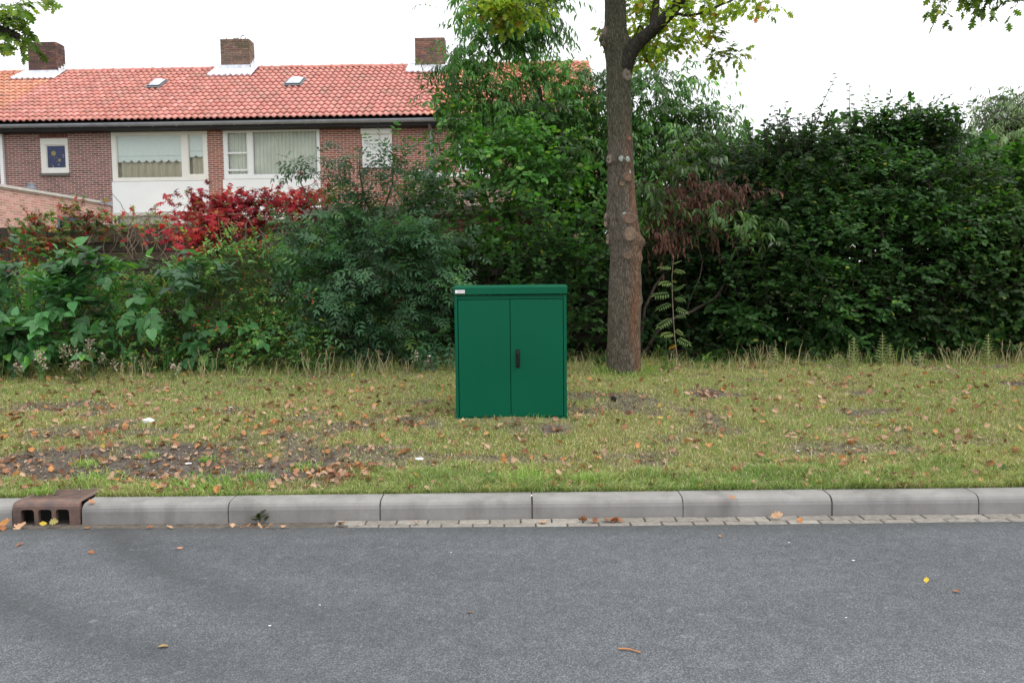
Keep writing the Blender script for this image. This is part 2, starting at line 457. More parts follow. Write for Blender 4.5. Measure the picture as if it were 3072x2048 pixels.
kerb = thing('kerb', None, None); tag(kerb, 'pale concrete kerb between road and grass', kind='structure')
prof = [(KY, -.06), (KY + .004, .075), (KY + .010, .098), (KY + .022, .115), (KY + .042, .126), (KY + .07, .130), (KB, .134), (KB, -.06)]
def kerb_stone(x0, x1):
    mb = MB(); mb.prism(prof, 0, 0, x1 - x0 - .009); o = mb.build('kerb_stone', M['concrete'], kerb, bevel=.0012)
    o.location = (x0 + .0045, random.uniform(-.0015, .0015), random.uniform(-.001, .001)); o.rotation_euler = (0, random.uniform(-.002, .002), random.uniform(-.0004, .0004))
JX = [at(px, 1545, KY).x for px in (243, 684, 1140, 1596, 2049, 2496, 2936)]
JX += [JX[-1] + k for k in range(1, 6)]
for a, b_ in zip(JX, JX[1:]): kerb_stone(a, b_)
for k in range(0, 5): kerb_stone(at(37, 1550, KY).x - k - 1, at(37, 1550, KY).x - k)
mb = MB(); mb.prism([(KY + .010, -.06), (KY + .016, .085), (KB - .01, .11), (KB - .01, -.06)], 0, JX[0], 8); mb.prism([(KY + .010, -.06), (KY + .016, .085), (KB - .01, .11), (KB - .01, -.06)], 0, -9, at(36, 1550, KY).x)
mb.build('joint_filling', M['mortar_dark'], kerb, kind='stuff')

gut = thing('gutter_strip', None, None); tag(gut, 'double row of pale setts along the foot of the kerb', kind='structure')
sett_me = []
for k in range(6):
    mb = MB(); g = random.uniform(.8, 1.15); mb.box(-.1, .1, -.046, .046, -.05, .002, (.25 * g, .23 * g, .205 * g))
    me = mb.mesh('sett', M['sett']); bm = bmesh.new(); bm.from_mesh(me)
    bmesh.ops.bevel(bm, geom=list(bm.edges), offset=.005, segments=1, affect='EDGES'); bm.to_mesh(me); bm.free(); sett_me.append(me)
for row in range(2):
    x = -3.0 + row * .1
    while x < 7.5:
        if x > at(985, 1575, KY).x + .1:
            o = link('sett', random.choice(sett_me), gut); o.location = (x, KY - .054 - row * .103 + random.uniform(-.003, .003), random.uniform(-.003, .001)); o.rotation_euler = (random.uniform(-.02, .02), random.uniform(-.01, .01), random.uniform(-.012, .012))
        x += .21

# street drain set in the kerb
DX0, DX1 = at(40, 1550, KY).x, at(240, 1550, KY).x
dr = thing('street_drain', 'rusty cast iron gully drain with three openings set in the kerb', 'drain', (DX0, KY, 0))
W = DX1 - DX0; D = .34
mb = MB()
mb.box(0, W, .26, D, -.1, .142); mb.box(0, .012, .03, .26, -.1, .142); mb.box(W - .012, W, .03, .26, -.1, .142)
body = mb.build('drain_body', M['iron'], dr)
mb = MB()     # front with three round-cornered openings
oz0, oz1 = -.02, .098
ops = [(.052, .145), (.172, .265), (.292, .385)]
fx = [0] + [v for o_ in ops for v in o_] + [W]
for a, b_ in zip(fx[0::2], fx[1::2]): mb.box(a, b_, -.004, .03, -.06, oz1)
for a, b_ in ops:
    r = .022
    for sgn, cx in ((1, a), (-1, b_)):
        pts = [(cx, oz1)] + [(cx + sgn * (r - r * math.sin(t)), oz1 - r + r * math.cos(t)) for t in [0, .4, .8, 1.2, 1.5708]]
        mb.prism(pts, 1, -.0035, .0295)
pr = [(-.004, oz1), (-.002, .118), (.006, .134), (.022, .144), (.045, .148), (.085, .149), (.085, .098)]
mb.prism(pr, 0, 0, W)
mb.build('drain_front', M['iron'], dr)
mb = MB(); mb.box(.012, W - .012, .12, .26, -.1, .13); mb.box(.012, W - .012, .03, .12, -.1, -.09); mb.build('drain_well', M['cavity'], dr)
mb = MB()
mb.box(.038, W - .045, .087, .325, .11, .151)
for k in range(27):
    yy = .105 + k * .0078
    mb.box(.05, W - .058, yy, yy + .0042, .151, .1535)
lid = mb.build('drain_lid', M['iron'], dr)
mb = MB(); mb.box(0, .036, .087, D, .11, .149); mb.box(W - .043, W, .087, D, .11, .149); mb.box(.036, W - .043, .327, D, .11, .149); mb.build('drain_rim', M['iron'], dr)
mb = MB(); mb.prism([(.185, .15), (.205, .15), (.222, .185), (.202, .185)], 2, .1535, .1550); mb.build('key_slot', M['cavity'], dr)

# ------------------------------------------------------------------ row of houses
PSI = R(1.4)
HU = Vector((math.cos(PSI), -math.sin(PSI), 0)); HV = Vector((math.sin(PSI), math.cos(PSI), 0))
HO = at(640, 852, 25.0); HO.z = .45
def HF(px, py, v0=0.0):
    d = ray(px, py); t = (v0 - (CAM - HO).dot(HV)) / d.dot(HV); p = CAM + d * t - HO
    return p.dot(HU), p.z
YR = 4.3
ZE = HF(640, 359, -.5)[1]; ZR = HF(640, 210, YR)[1]
ALPHA = math.atan2(ZR - ZE, YR + .5); SLEN = math.hypot(ZR - ZE, YR + .5)
def RP(px, py):
    """pixel -> (u, s) on the roof slope"""
    nrm = (HV * -math.sin(ALPHA) + Vector((0, 0, 1)) * math.cos(ALPHA)); p0 = HO + HV * -.5 + Vector((0, 0, ZE))
    d = ray(px, py); t = (p0 - CAM).dot(nrm) / d.dot(nrm); p = CAM + d * t - p0
    return p.dot(HU), p.dot(HV * math.cos(ALPHA) + Vector((0, 0, 1)) * math.sin(ALPHA))
WROW = HF(1288, 452)[0]
def cells(x0, x1, z0, z1, ops):
    X = sorted({x0, x1, *[v for o_ in ops for v in (o_[0], o_[1]) if x0 < v < x1]}); Z = sorted({z0, z1, *[v for o_ in ops for v in (o_[2], o_[3]) if z0 < v < z1]})
    for a, b in zip(X, X[1:]):
        for c, d in zip(Z, Z[1:]):
            mx, mz = (a + b) / 2, (c + d) / 2
            if not any(o_[0] < mx < o_[1] and o_[2] < mz < o_[3] for o_ in ops): yield a, b, c, d
def lay(x0, x1, z0, z1, ops, course=.0625, L=.21, j=.016):
    out = []; n = int((z1 - z0) / course)
    for r in range(n):
        za = z0 + r * course; zb = za + course - j; zm = (za + zb) / 2
        iv = [(x0, x1)]
        for o_ in ops:
            if o_[2] < zm < o_[3]:
                nv = []
                for a, b in iv:
                    if o_[1] <= a or o_[0] >= b: nv.append((a, b)); continue
                    if o_[0] > a: nv.append((a, o_[0]))
                    if o_[1] < b: nv.append((o_[1], b))
                iv = nv
        x = x0 - ((r % 2) * .5 + (r * .37 % 1) * .0) * (L + j)
        while x < x1:
            for a, b in iv:
                xa, xb = max(x, a), min(x + L, b)
                if xb - xa > .012: out.append((xa, xb, za, zb, xb - xa > L - .001))
            x += L + j
    return out
def brick_variants(pal, w=.21, h=.0485, d=.036, name='brick', mat='brick'):
    out = []
    for c in pal:
        mb = MB(); mb.box(-w / 2, w / 2, -.006, d - .006, -h / 2, h / 2, c); out.append(mb.mesh(name, M[mat]))
    return out
def jit(c, s=.15):
    g = random.uniform(1 - s, 1 + s); return tuple(max(0, x * g * random.uniform(.95, 1.05)) for x in c)
def bricks(parent, lst, pal, nobj=0, zmin=0, variants=None, mat='brick'):
    full = [q for q in lst if q[4] and q[2] > zmin]; random.shuffle(full)
    pick = set(map(id, full[:nobj])); mb = MB()
    for q in lst:
        if id(q) in pick:
            o = link('brick', random.choice(variants), parent); o.location = ((q[0] + q[1]) / 2, random.uniform(-.001, .001), (q[2] + q[3]) / 2)
        else:
            mb.box(q[0], q[1], -.006 + random.uniform(-.001, .001), .03, q[2], q[3], jit(random.choice(pal), .12))
    if mb.v:
        mb.build('brickwork', M[mat], parent, kind='stuff')

def rect(parent_u, a, b, v0=0):
    """two pixel corners -> x0, x1, z0, z1 local"""
    u0, z0 = HF(a[0], a[1], v0); u1, z1 = HF(b[0], b[1], v0)
    return (min(u0, u1) - parent_u, max(u0, u1) - parent_u, min(z0, z1), max(z0, z1))
def frame(parent, r, holes, mat, name='window', y0=-.01, y1=.06):
    mb = MB()
    for a, b, c, d in cells(*r, holes): mb.box(a, b, y0, y1, c, d)
    o = mb.build(name, mat, parent)
    bd = MB()
    for h in holes:      # inner bead round every light
        t = .022
        bd.box(h[0], h[1], y0 + .022, y1 - .005, h[3] - t, h[3]); bd.box(h[0], h[1], y0 + .022, y1 - .005, h[2], h[2] + t)
        bd.box(h[0], h[0] + t, y0 + .022, y1 - .005, h[2] + t, h[3] - t); bd.box(h[1] - t, h[1], y0 + .022, y1 - .005, h[2] + t, h[3] - t)
    bd.build('glazing_bead', mat, o)
    for h in holes:
        p = MB(); p.box(h[0] + .02, h[1] - .02, y0 + .04, y0 + .046, h[2] + .02, h[3] - .02); p.build('pane', M['glass'], o)
    return o
def folds(parent, name, r, mat, y, period, amp, wob=0):
    n = max(8, int((r[1] - r[0]) / period * 8)); vs = []; fs = []; ph = 0
    for i in range(n + 1):
        t = i / n; ph += 2 * math.pi / 8 * (1 + wob * random.uniform(-.6, .6)); x = r[0] + (r[1] - r[0]) * t
        yy = y + amp * math.sin(ph)
        vs += [(x, yy, r[2]), (x, yy, r[3])]
    fs = [(2 * i, 2 * i + 2, 2 * i + 3, 2 * i + 1) for i in range(n)]
    mb = MB(); mb.add(vs, fs); return mb.build(name, mat, parent, smooth=True)

TW, TL = .200, SLEN / 15.0
def tile_variants(pal, n=8):
    out = []
    for k in range(n):
        c = jit(random.choice(pal), .16); vs = []
        xs_ = [i / 8 * (TW + .018) for i in range(9)]
        h = [.004, .006, .012, .026, .044, .052, .046, .026, .004]
        h = [.052 * (.5 - .5 * math.cos(2 * math.pi * min(1, max(0, (i / 8 - .15) / .85)))) ** 1.0 + .006 for i in range(9)]
        for x, z in zip(xs_, h): vs.append((x, 0, z + .046))
        for x, z in zip(xs_, h): vs.append((x, TL + .05, z + .002))
        for x, z in zip(xs_, h): vs.append((x, .003, z + .020))
        fs = [(i, i + 1, i + 10, i + 9) for i in range(8)] + [(i + 18, i + 19, i + 1, i) for i in range(8)]
        out.append(npmesh('roof_tile', vs, fs, M['tile'], c, True))
        me = out[-1]; sm = np.ones(16, bool); sm[8:] = False; me.polygons.foreach_set('use_smooth', sm)
    return out
def slope_matrix(u, s, n=0):
    ca, sa = math.cos(ALPHA), math.sin(ALPHA)
    mt = Matrix.Identity(4)
    mt[1][1], mt[1][2], mt[2][1], mt[2][2] = ca, -sa, sa, ca
    mt[0][3], mt[1][3], mt[2][3] = u, -.5 + s * ca - n * sa, ZE + s * sa + n * ca
    return mt

def roof(parent, w, pal, nobj, skip=()):
    mb = MB(); ca, sa = math.cos(ALPHA), math.sin(ALPHA)
    yb = 2 * YR + .5
    mb.prism([(-.44, ZE - .02), (YR, ZR - .03), (yb, ZE - .02), (yb, ZE - .14), (YR, ZR - .2), (-.44, ZE - .12)], 0, 0, w)
    rf = mb.build('roof', M['dark'], parent)
    var = tile_variants(pal); spots = []
    ncol = int(round(w / TW)); tw = w / ncol
    for c in range(ncol):
        for r in range(15): spots.append((c * tw, r * TL))
    random.shuffle(spots)
    vis = [q for q in spots if not any(a < q[0] < b for a, b in skip)]
    objs = set(vis[:nobj]); rest = [q for q in spots if q not in objs]
    for u, s in objs:
        o = link('roof_tile', random.choice(var), rf)
        o.matrix_basis = slope_matrix(u, s, random.uniform(0, .006)) @ Matrix.Rotation(random.uniform(-.012, .012), 4, 'Z')
    if rest:
        tv = [np.array([v.co for v in me.vertices]) for me in var]; tc = [tuple(me.color_attributes['Col'].data[0].color)[:3] for me in var]
        tf = np.array([list(p.vertices) for p in var[0].polygons]); V, Fa, C = [], [], []
        for k, (u, s) in enumerate(rest):
            j = random.randrange(len(var)); mt = np.array(slope_matrix(u, s, random.uniform(0, .006)))
            V.append(tv[j] @ mt[:3, :3].T + mt[:3, 3]); Fa.append(tf + 27 * k); C.append(np.repeat([tc[j]], 27, 0))
        o = link('roof_tiling', npmesh('roof_tiling', np.concatenate(V), np.concatenate(Fa), M['tile'], np.concatenate(C), True), rf); o['kind'] = 'stuff'
    nr = int(w / .35)
    rme = []
    for k in range(4):
        mb = MB(); c = jit(random.choice(pal), .15); L = w / nr
        for (x0, x1, r0) in ((0, L * .86, .105), (L * .86, L * 1.02, .122)):
            poly = [(YR + r0 * 1.15 * math.cos(t), ZR - .0 + r0 * math.sin(t)) for t in [math.pi * i / 8 for i in range(9)]]
            mb.prism(poly, 0, x0, x1, c)
        rme.append(mb.mesh('ridge_tile', M['tile']))
    for k in range(nr):
        o = link('ridge_tile', random.choice(rme), rf); o.location = (k * w / nr, 0, random.uniform(-.008, .008))
    # gutter with brackets and fascia
    mb = MB(); gy, gz, r0 = -.58, ZE - .10, .075
    outer = [(gy + r0 * math.cos(t), gz + r0 * math.sin(t)) for t in [math.pi + math.pi * i / 8 for i in range(9)]]
    inner = [(gy + (r0 - .008) * math.cos(t), gz + (r0 - .008) * math.sin(t)) for t in [2 * math.pi - math.pi * i / 8 for i in range(9)]]
    mb.prism(outer + inner, 0, 0, w)
    mb.tube([(0, gy - r0, gz + .004), (w, gy - r0, gz + .004)], .012, 6)
    for k in range(int(w / .72)): mb.box(k * .72 + .3, k * .72 + .325, gy - r0 - .006, gy + r0, gz - r0 - .008, gz - r0 - .001)
    mb.build('gutter', M['zinc'], parent)
    mb = MB(); mb.box(0, w, -.46, -.43, ZE - .24, ZE - .03); mb.box(0, w, -.43, 0, ZE - .24, ZE - .21); mb.build('eaves_board', M['dark'], parent)
    return rf

def chimney(parent, u_house, px0, px1, pytop, pybot, pal):
    v0 = YR - .28
    u0, zt = HF(px0, pytop, v0); u1, zb = HF(px1, pybot, v0); x0, x1 = u0 - u_house, u1 - u_house
    ch = MB(); ch.box(x0 + .012, x1 - .012, v0 + .012, v0 + .56 - .012, zb - .9, zt - .012)
    c = ch.build('chimney', M['mortar_dark'], parent)
    mb = MB()
    n = int((zt - zb + .3) / .0625)
    for r in range(n):
        za = zt - (r + 1) * .0625 + .011; zb_ = zt - r * .0625
        if r == 0:      # top course on edge
            k = int((x1 - x0) / .06)
            for q in range(k):
                a = x0 + (x1 - x0) * q / k
                mb.box(a, a + (x1 - x0) / k - .01, v0, v0 + .1, za - .05, zb_, jit(random.choice(pal), .25)); mb.box(a, a + (x1 - x0) / k - .01, v0 + .46, v0 + .56, za - .05, zb_, jit(random.choice(pal), .25))
            for q in range(6): mb.box(x1 - .1, x1, v0 + .105 + q * .06, v0 + .155 + q * .06, za - .05, zb_, jit(random.choice(pal), .25)); mb.box(x0, x0 + .1, v0 + .105 + q * .06, v0 + .155 + q * .06, za - .05, zb_, jit(random.choice(pal), .25))
            continue
        if r == 1: zb_ -= .05; za -= .0
        off = (r % 2) * .11
        x = x0 - off
        while x < x1:
            a, b = max(x, x0), min(x + .21, x1)
            if b - a > .03 and zb_ - za > .02:
                for y in (v0, v0 + .46): mb.box(a, b, y, y + .1, za, zb_, jit(random.choice(pal), .25))
            x += .22
        y = v0 + .105 - off
        while y < v0 + .455:
            a, b = max(y, v0 + .103), min(y + .21, v0 + .457)
            if b - a > .03 and zb_ - za > .02:
                for xx in (x0, x1 - .1): mb.box(xx, xx + .1, a, b, za, zb_, jit(random.choice(pal), .25))
            y += .22
    o = mb.build('brickwork', M['old_brick'], c, kind='stuff')
    # lead apron dressed over the tiles
    vs = []; fs = []; nx_ = 34
    s_top = (v0 + .5) / math.cos(ALPHA)
    for i in range(nx_ + 1):
        t = i / nx_; x = x0 - .26 + (x1 - x0 + .52) * t
        wv = .022 * math.sin(t * (x1 - x0 + .52) / TW * 2 * math.pi)
        for s, nrm in ((s_top + .36, .12), (s_top + .02, .115 + wv * .2), (s_top - .3, .125 + wv), (s_top - .74 + .015 * math.sin(i * 2.1), .12 + wv * 1.3), (s_top - .745 + .015 * math.sin(i * 2.1), .07 + wv * 1.3)):
            mt = slope_matrix(x, s, nrm); vs.append((mt[0][3], mt[1][3], mt[2][3]))
    for i in range(nx_):
        for k in range(4): fs.append((i * 5 + k, i * 5 + k + 1, i * 5 + k + 6, i * 5 + k + 5))
    mb = MB(); mb.add(vs, fs)
    mb.box(x0 - .012, x1 + .012, v0 - .012, v0 - .002, zb - .25, zb + .02)
    for k in range(3):
        mb.box(x1 + .002, x1 + .014, v0 + .08 + k * .17, v0 + .235 + k * .17, zb - .25 + k * .1, zb + .12 + k * .11)
    mb.build('lead_flashing', M['lead'], c)
    return c, (x0, x1, v0, zt)

def skylight(parent, u_house, a, b):
    (u0, s0), (u1, s1) = RP(*a), RP(*b)
    x0, x1 = u0 - u_house, u1 - u_house; mt = slope_matrix(0, 0, 0)
    def put(mb, name, mat, par, smooth=False):
        o = mb.build(name, mat, par, smooth=smooth); o.matrix_basis = mt; return o
    mb = MB()
    for q in cells(x0, x1, s0, s1, [(x0 + .05, x1 - .05, s0 + .05, s1 - .05)]): mb.box(q[0], q[1], q[2], q[3], .02, .13)
    mb.box(x0 - .05, x1 + .07, s0 - .14, s0 - .002, .09, .10); mb.box(x1 + .002, x1 + .07, s0, s1, .09, .105); mb.box(x0 - .05, x0 - .002, s0, s1, .09, .105)
    sk = put(mb, 'skylight', M['zinc_dark'], parent)
    vs = []; fs = []; n = 8
    for j in range(n + 1):
        for i in range(n + 1):
            a_, b_ = i / n, j / n
            vs.append((x0 + .03 + (x1 - x0 - .06) * a_, s0 + .03 + (s1 - s0 - .06) * b_, .13 + .10 * (math.sin(a_ * math.pi) * math.sin(b_ * math.pi)) ** .6))
    fs = [(j * (n + 1) + i, j * (n + 1) + i + 1, (j + 1) * (n + 1) + i + 1, (j + 1) * (n + 1) + i) for j in range(n) for i in range(n)]
    d = MB(); d.add(vs, fs); o = link('dome_light', d.mesh('dome_light', M['dome'], True), sk)
M['zinc_dark'] = plain('dark_flashing', (.10, .105, .115), .5)
M['dome'] = plain('dome_acrylic', (.50, .53, .60), .12, var=.08, scale=2)

def house(u0, w, label, pal, mortar, ops, nb, tilepal, nt, skip=()):
    h = thing('row_house', label, 'house', HO + HU * u0, -PSI, 'row of brick houses behind the hedge')
    mb = MB()
    for a, b, c, d in cells(0, w, -.1, ZE - .1, ops): mb.box(a, b, 0, .12, c, d)
    mb.box(0, w, 2 * YR - .1, 2 * YR, -.1, ZE - .1)
    for a in (.002, w - .102): mb.box(a, a + .1, .119, 2 * YR - .099, -.1, ZE - .1)
    wl = mb.build('wall', M[mortar], h)
    lst = lay(.0, w, .0, ZE - .2, ops)
    bricks(wl, lst, pal, nb, 2.6, brick_variants([jit(random.choice(pal), .15) for _ in range(9)]) if nb else None)
    rf = roof(h, w, tilepal, nt, skip)
    return h, wl, rf

PAL_B = [(.27, .105, .09), (.22, .088, .078), (.31, .125, .105), (.25, .115, .10), (.19, .078, .07)]
PAL_C = [(.36, .115, .078), (.30, .095, .068), (.40, .15, .10), (.27, .10, .08), (.34, .13, .09)]
PAL_G = [(.46, .24, .20), (.40, .20, .165), (.50, .28, .24), (.43, .25, .21)]
PAL_CH = [(.22, .115, .09), (.17, .10, .085), (.26, .13, .095), (.16, .12, .095), (.28, .14, .10)]
T_PINK = [(.56, .225, .19), (.51, .20, .17), (.60, .255, .215), (.55, .215, .175)]
T_ORANGE = [(.57, .235, .14), (.52, .205, .13), (.61, .27, .17)]

# house B: small window with a star print, wide window with roller blind
ub = -WROW
small = rect(ub, (120.5, 416), (208, 519.6)); lint = (small[0] - .02, small[1], small[3] + .035, small[3] + .16)
big = rect(ub, (330, 380), (630, 760))
hb, wall_b, roof_b = house(ub, WROW, 'brown brick row house with small star-print window and scalloped roller blind', PAL_B, 'mortar', [small, big, lint], 300, T_PINK, 300)
g = rect(ub, (137, 436), (199, 505))
w1 = frame(hb, small, [g], M['cream'])
fr = MB()
fr.box(g[0] - .07, g[1] + .07, -.03, -.012, g[3] + .015, g[3] + .05); fr.build('top_rail', M['cream'], w1)
fr = MB(); fr.box(small[0] - .03, small[1] + .02, -.09, .05, small[2] - .075, small[2] - .004); fr.build('sill', M['mortar_dark'], w1)
pb = MB(); pb.box(g[0] + .012, g[1] - .012, .052, .056, g[2] + .012, g[3] - .012); pbo = pb.build('printed_blind', M['navy'], w1)
pr_ = MB()
def disc(mb, x, z, r, y, n=12, cut=None):
    if cut is None: pts = [(x + r * math.cos(t), z + r * math.sin(t)) for t in [2 * math.pi * i / n for i in range(n)]]
    else:
        pts = [(x + r * math.cos(t), z + r * math.sin(t)) for t in [cut - 1.9 + 3.8 * i / 8 for i in range(9)]]
        pts += [(x + r * .45 * math.cos(cut) * -.1 + r * .62 * math.cos(t), z + r * .62 * math.sin(t)) for t in [cut + 1.9 - 3.8 * i / 8 for i in range(9)]]
    mb.prism(pts, 1, y, y + .002)
gw, gh = g[1] - g[0], g[3] - g[2]
for (fx_, fz_, r_, ct) in [(.34, .66, .075, None), (.62, .36, .05, None), (.8, .54, .05, 0.2), (.22, .09, .06, -.3), (.86, .03, .03, None), (.58, .17, .025, None)]:
    disc(pr_, g[0] + fx_ * gw, g[2] + fz_ * gh, r_, .049, cut=ct)
for k in range(16):
    disc(pr_, g[0] + random.uniform(.05, .95) * gw, g[2] + random.uniform(.05, .95) * gh, random.uniform(.005, .011), .0495, 5)
pr_.build('star_print', M['gold'], w1)
mb = MB(); n_ = 15
for k in range(n_):
    a = lint[0] + (lint[1] - lint[0]) * k / n_; mb.box(a, a + (lint[1] - lint[0]) / n_ - .012, -.006, .03, lint[2] - .01, lint[3] + .0, jit(random.choice(PAL_B), .12))
mb.build('lintel', M['brick'], wall_b, kind='stuff')

fr_r = rect(ub, (332, 392), (626, 541)); gl1 = rect(ub, (346, 405), (548, 533)); gl2 = rect(ub, (562, 402), (613, 524))
w2 = frame(hb, fr_r, [gl1, gl2], M['cream'])
mb = MB(); mb.box(fr_r[0] - .03, fr_r[1] + .03, -.03, .05, fr_r[3] + .004, fr_r[3] + .13); mb.build('head_board', plain('grey_board', (.42, .42, .40), .6), w2)
for q, gg in enumerate((gl1, gl2)):
    zb_ = gg[3] - (.575 if q == 0 else .50) * (gl1[3] - gl1[2]) * (1 if q == 0 else .95); n_ = 9 if q == 0 else 2.2
    pts = [(gg[0] - .03, gg[3] + .02), (gg[1] + .03, gg[3] + .02)]; N_ = 72
    for i in range(N_ + 1):
        t = 1 - i / N_; pts.append((gg[0] - .03 + (gg[1] - gg[0] + .06) * t, zb_ - .075 * abs(math.sin(math.pi * n_ * t)) ** .7))
    b_ = MB(); b_.prism(pts, 1, .062, .067); rb = b_.build('roller_blind', M['blind'], w2)
    b_ = MB(); b_.box(gg[0] - .02, gg[1] + .02, .058, .0615, zb_ + .11, zb_ + .122); b_.build('blind_bar', plain('blind_bar', (.5, .53, .54), .6), w2)
    folds(w2, 'curtain', (gg[0] - .04, gg[1] + .04, gg[2] - .05, gg[3] + .02), M['curtain'], .15, .24, .05, 1.0)
sp = rect(ub, (336, 546), (629, 632))
mb = MB()
mb.box(sp[0], sp[1], -.012, .03, sp[2], sp[3]); mb.box(sp[0] - .01, sp[1] + .01, -.03, .02, sp[2] - .04, sp[2] - .003)
mb.build('spandrel_panel', M['white'], hb)
lo_f = rect(ub, (338, 637), (629, 800)); lo_g = rect(ub, (349, 646), (543, 790)); lo_g2 = rect(ub, (556, 646), (615, 790))
w3 = frame(hb, lo_f, [lo_g, lo_g2], M['cream'])
folds(w3, 'curtain', (lo_g[0] - .04, lo_g2[1] + .04, lo_g[2] - .05, lo_g[3] + .02), M['lamella'], .14, .14, .02, .6)
mb = MB(); c_, z_ = HF(3, 400, -.06); mb.box(c_ - ub - .06, c_ - ub + .045, -.10, -.008, .0, ZE - .25); mb.build('downpipe', M['white'], hb)
# vents pipes are on the outbuilding

# house C: wide window with vertical blinds, shuttered window
uc = 0.0
bigc = rect(uc, (666, 374), (964, 760)); shut = rect(uc, (1086, 384), (1178, 503))
hc, wall_c, roof_c = house(uc, WROW, 'red brick row house with vertical blinds and a small shuttered window', PAL_C, 'mortar', [bigc, shut], 300, T_PINK, 300)
frc = rect(uc, (668, 384), (962, 534)); ga = rect(uc, (680, 397), (745, 524)); gb = rect(uc, (756, 394), (954, 523))
w4 = frame(hc, frc, [ga, gb], M['white'])
mb = MB(); mb.box(frc[0] - .04, frc[1] + .02, -.02, .05, frc[3] + .004, frc[3] + .11); mb.build('head_board', plain('brown_board', (.17, .15, .13), .7), w4)
for gg in (ga, gb): folds(w4, 'vertical_blind', (gg[0] - .03, gg[1] + .03, gg[2] - .03, gg[3] + .02), M['lamella'], .11, .115, .032, .25)
rl = MB()
for py in (460, 511):
    zz = HF(710, py)[1]; rl.box(ga[0] + .004, ga[1] - .004, -.035, -.012, zz - .022, zz + .022)
rl.build('safety_rail', M['white'], w4)
spc = rect(uc, (669, 539), (964, 640)); mb = MB(); mb.box(spc[0], spc[1], -.012, .03, spc[2], spc[3]); mb.build('spandrel_panel', M['white'], hc)
lof = (spc[0], spc[1], spc[2] - 1.6, spc[2] - .05); w5 = frame(hc, lof, [(lof[0] + .1, lof[1] - .1, lof[2] + .1, lof[3] - .1)], M['white'])
folds(w5, 'curtain', (lof[0] + .08, lof[1] - .08, lof[2] + .05, lof[3] - .06), M['lamella'], .14, .14, .02, .6)
mb = MB(); mb.box(shut[0] + .004, shut[1] - .004, -.05, .05, shut[2], shut[2] + .03); mb.box(shut[0], shut[0] + .06, -.04, .05, shut[2] + .03, shut[3] - .2); mb.box(shut[1] - .06, shut[1], -.04, .05, shut[2] + .03, shut[3] - .2)
w6 = mb.build('window', M['white'], hc)
mb = MB(); z_ = shut[2] + .03
while z_ < shut[3] - .2: mb.box(shut[0] + .062, shut[1] - .062, -.016, .0, z_, z_ + .042); mb.box(shut[0] + .062, shut[1] - .062, -.009, .0, z_ + .042, z_ + .05); z_ += .05
mb.build('shutter', M['white'], w6)
mb = MB(); b0, b1 = shut[3] - .2, shut[3]; mb.prism([(.04, b0), (-.10, b0), (-.13, b0 + .04), (-.13, b1 - .05), (-.06, b1), (.04, b1)], 0, shut[0] - .02, shut[1] + .02); mb.build('shutter_box', M['white'], w6)
mb = MB(); c_, _z = HF(1293, 430, -.06); mb.tube([(c_, -.07, 2.4), (c_, -.07, ZE - .35), (c_, -.45, ZE - .2)], .045, 10); mb.build('downpipe', M['zinc'], hc)

# house D mostly behind the tree
ud = WROW
wd1 = rect(ud, (1376, 404), (1464, 508)); wd2 = rect(ud, (1586, 385), (1740, 640))
hd, wall_d, roof_d = house(ud, WROW * .76, 'row house with orange roof tiles mostly hidden behind the leafy tree', PAL_C, 'mortar', [wd1, wd2], 0, T_ORANGE, 150, [(3.2, 9)])
wv = frame(hd, wd1, [(wd1[0] + .09, wd1[1] - .09, wd1[2] + .1, wd1[3] - .1)], M['white']); folds(wv, 'curtain', (wd1[0] + .07, wd1[1] - .07, wd1[2] + .07, wd1[3] - .07), M['blind'], .12, .15, .02)
wv = frame(hd, wd2, [(wd2[0] + .1, wd2[1] - .1, wd2[3] - 1.3, wd2[3] - .1)], M['white']); folds(wv, 'curtain', (wd2[0] + .07, wd2[1] - .07, wd2[3] - 1.35, wd2[3] - .07), M['lamella'], .12, .12, .02)
# house A at the left edge: only its roof corner shows
ha, wall_a, roof_a = house(-2 * WROW, WROW - .004, 'row house at the left picture edge showing only orange tiles beyond the first chimney', PAL_B, 'mortar', [], 0, T_ORANGE, 60, [(0, 4.2)])

cB, gB = chimney(hb, ub, 81.5, 171, 127, 212, [(.13, .065, .055), (.10, .055, .05), (.17, .085, .06), (.09, .06, .052)])
cC, gC = chimney(hc, uc, 660, 749, 118, 196, [(.22, .135, .105), (.19, .12, .10), (.24, .16, .12), (.18, .13, .10)])
cD, gD = chimney(hd, ud, 1244, 1335, 114, 197, PAL_CH)
x0, x1, v0, zt = gC
mb = MB(); cx = x0 + .47 * (x1 - x0)
mb.tube([(cx, v0 + .25, zt - .02), (cx, v0 + .25, zt + .07)], .055, 12); mb.tube([(cx, v0 + .25, zt + .06), (cx, v0 + .25, zt + .09), (cx, v0 + .25, zt + .14), (cx, v0 + .25, zt + .17)], [.08, .105, .08, .02], 12)
mb.build('chimney_pot', M['old_brick'], cC, smooth=False)
mb = MB(); cx = x0 + .62 * (x1 - x0)
mb.tube([(cx, v0 + .3, zt - .02), (cx, v0 + .3, zt + .12)], .015, 8); mb.tube([(cx + .085 + .085 * math.cos(t), v0 + .3, zt + .12 + .085 * math.sin(t)) for t in [math.pi - i * .42 for i in range(10)]], .018, 8); mb.build('vent_hook', M['zinc'], cC)
mb = MB(); cx = x0 + .14 * (x1 - x0); mb.tube([(cx, v0 + .2, zt - .01), (cx + .01, v0 + .2, zt + .1)], [.06, .01], 5); mb.build('mortar_lump', M['mortar_dark'], cC)
x0, x1, v0, zt = gD
mb = MB(); mb.box(x0 + .25, x1 - .2, v0 + .1, v0 + .4, zt - .02, zt + .03); mb.build('chimney_cap', M['mortar_dark'], cD)
skylight(hb, ub, (444, 268), (503, 249))
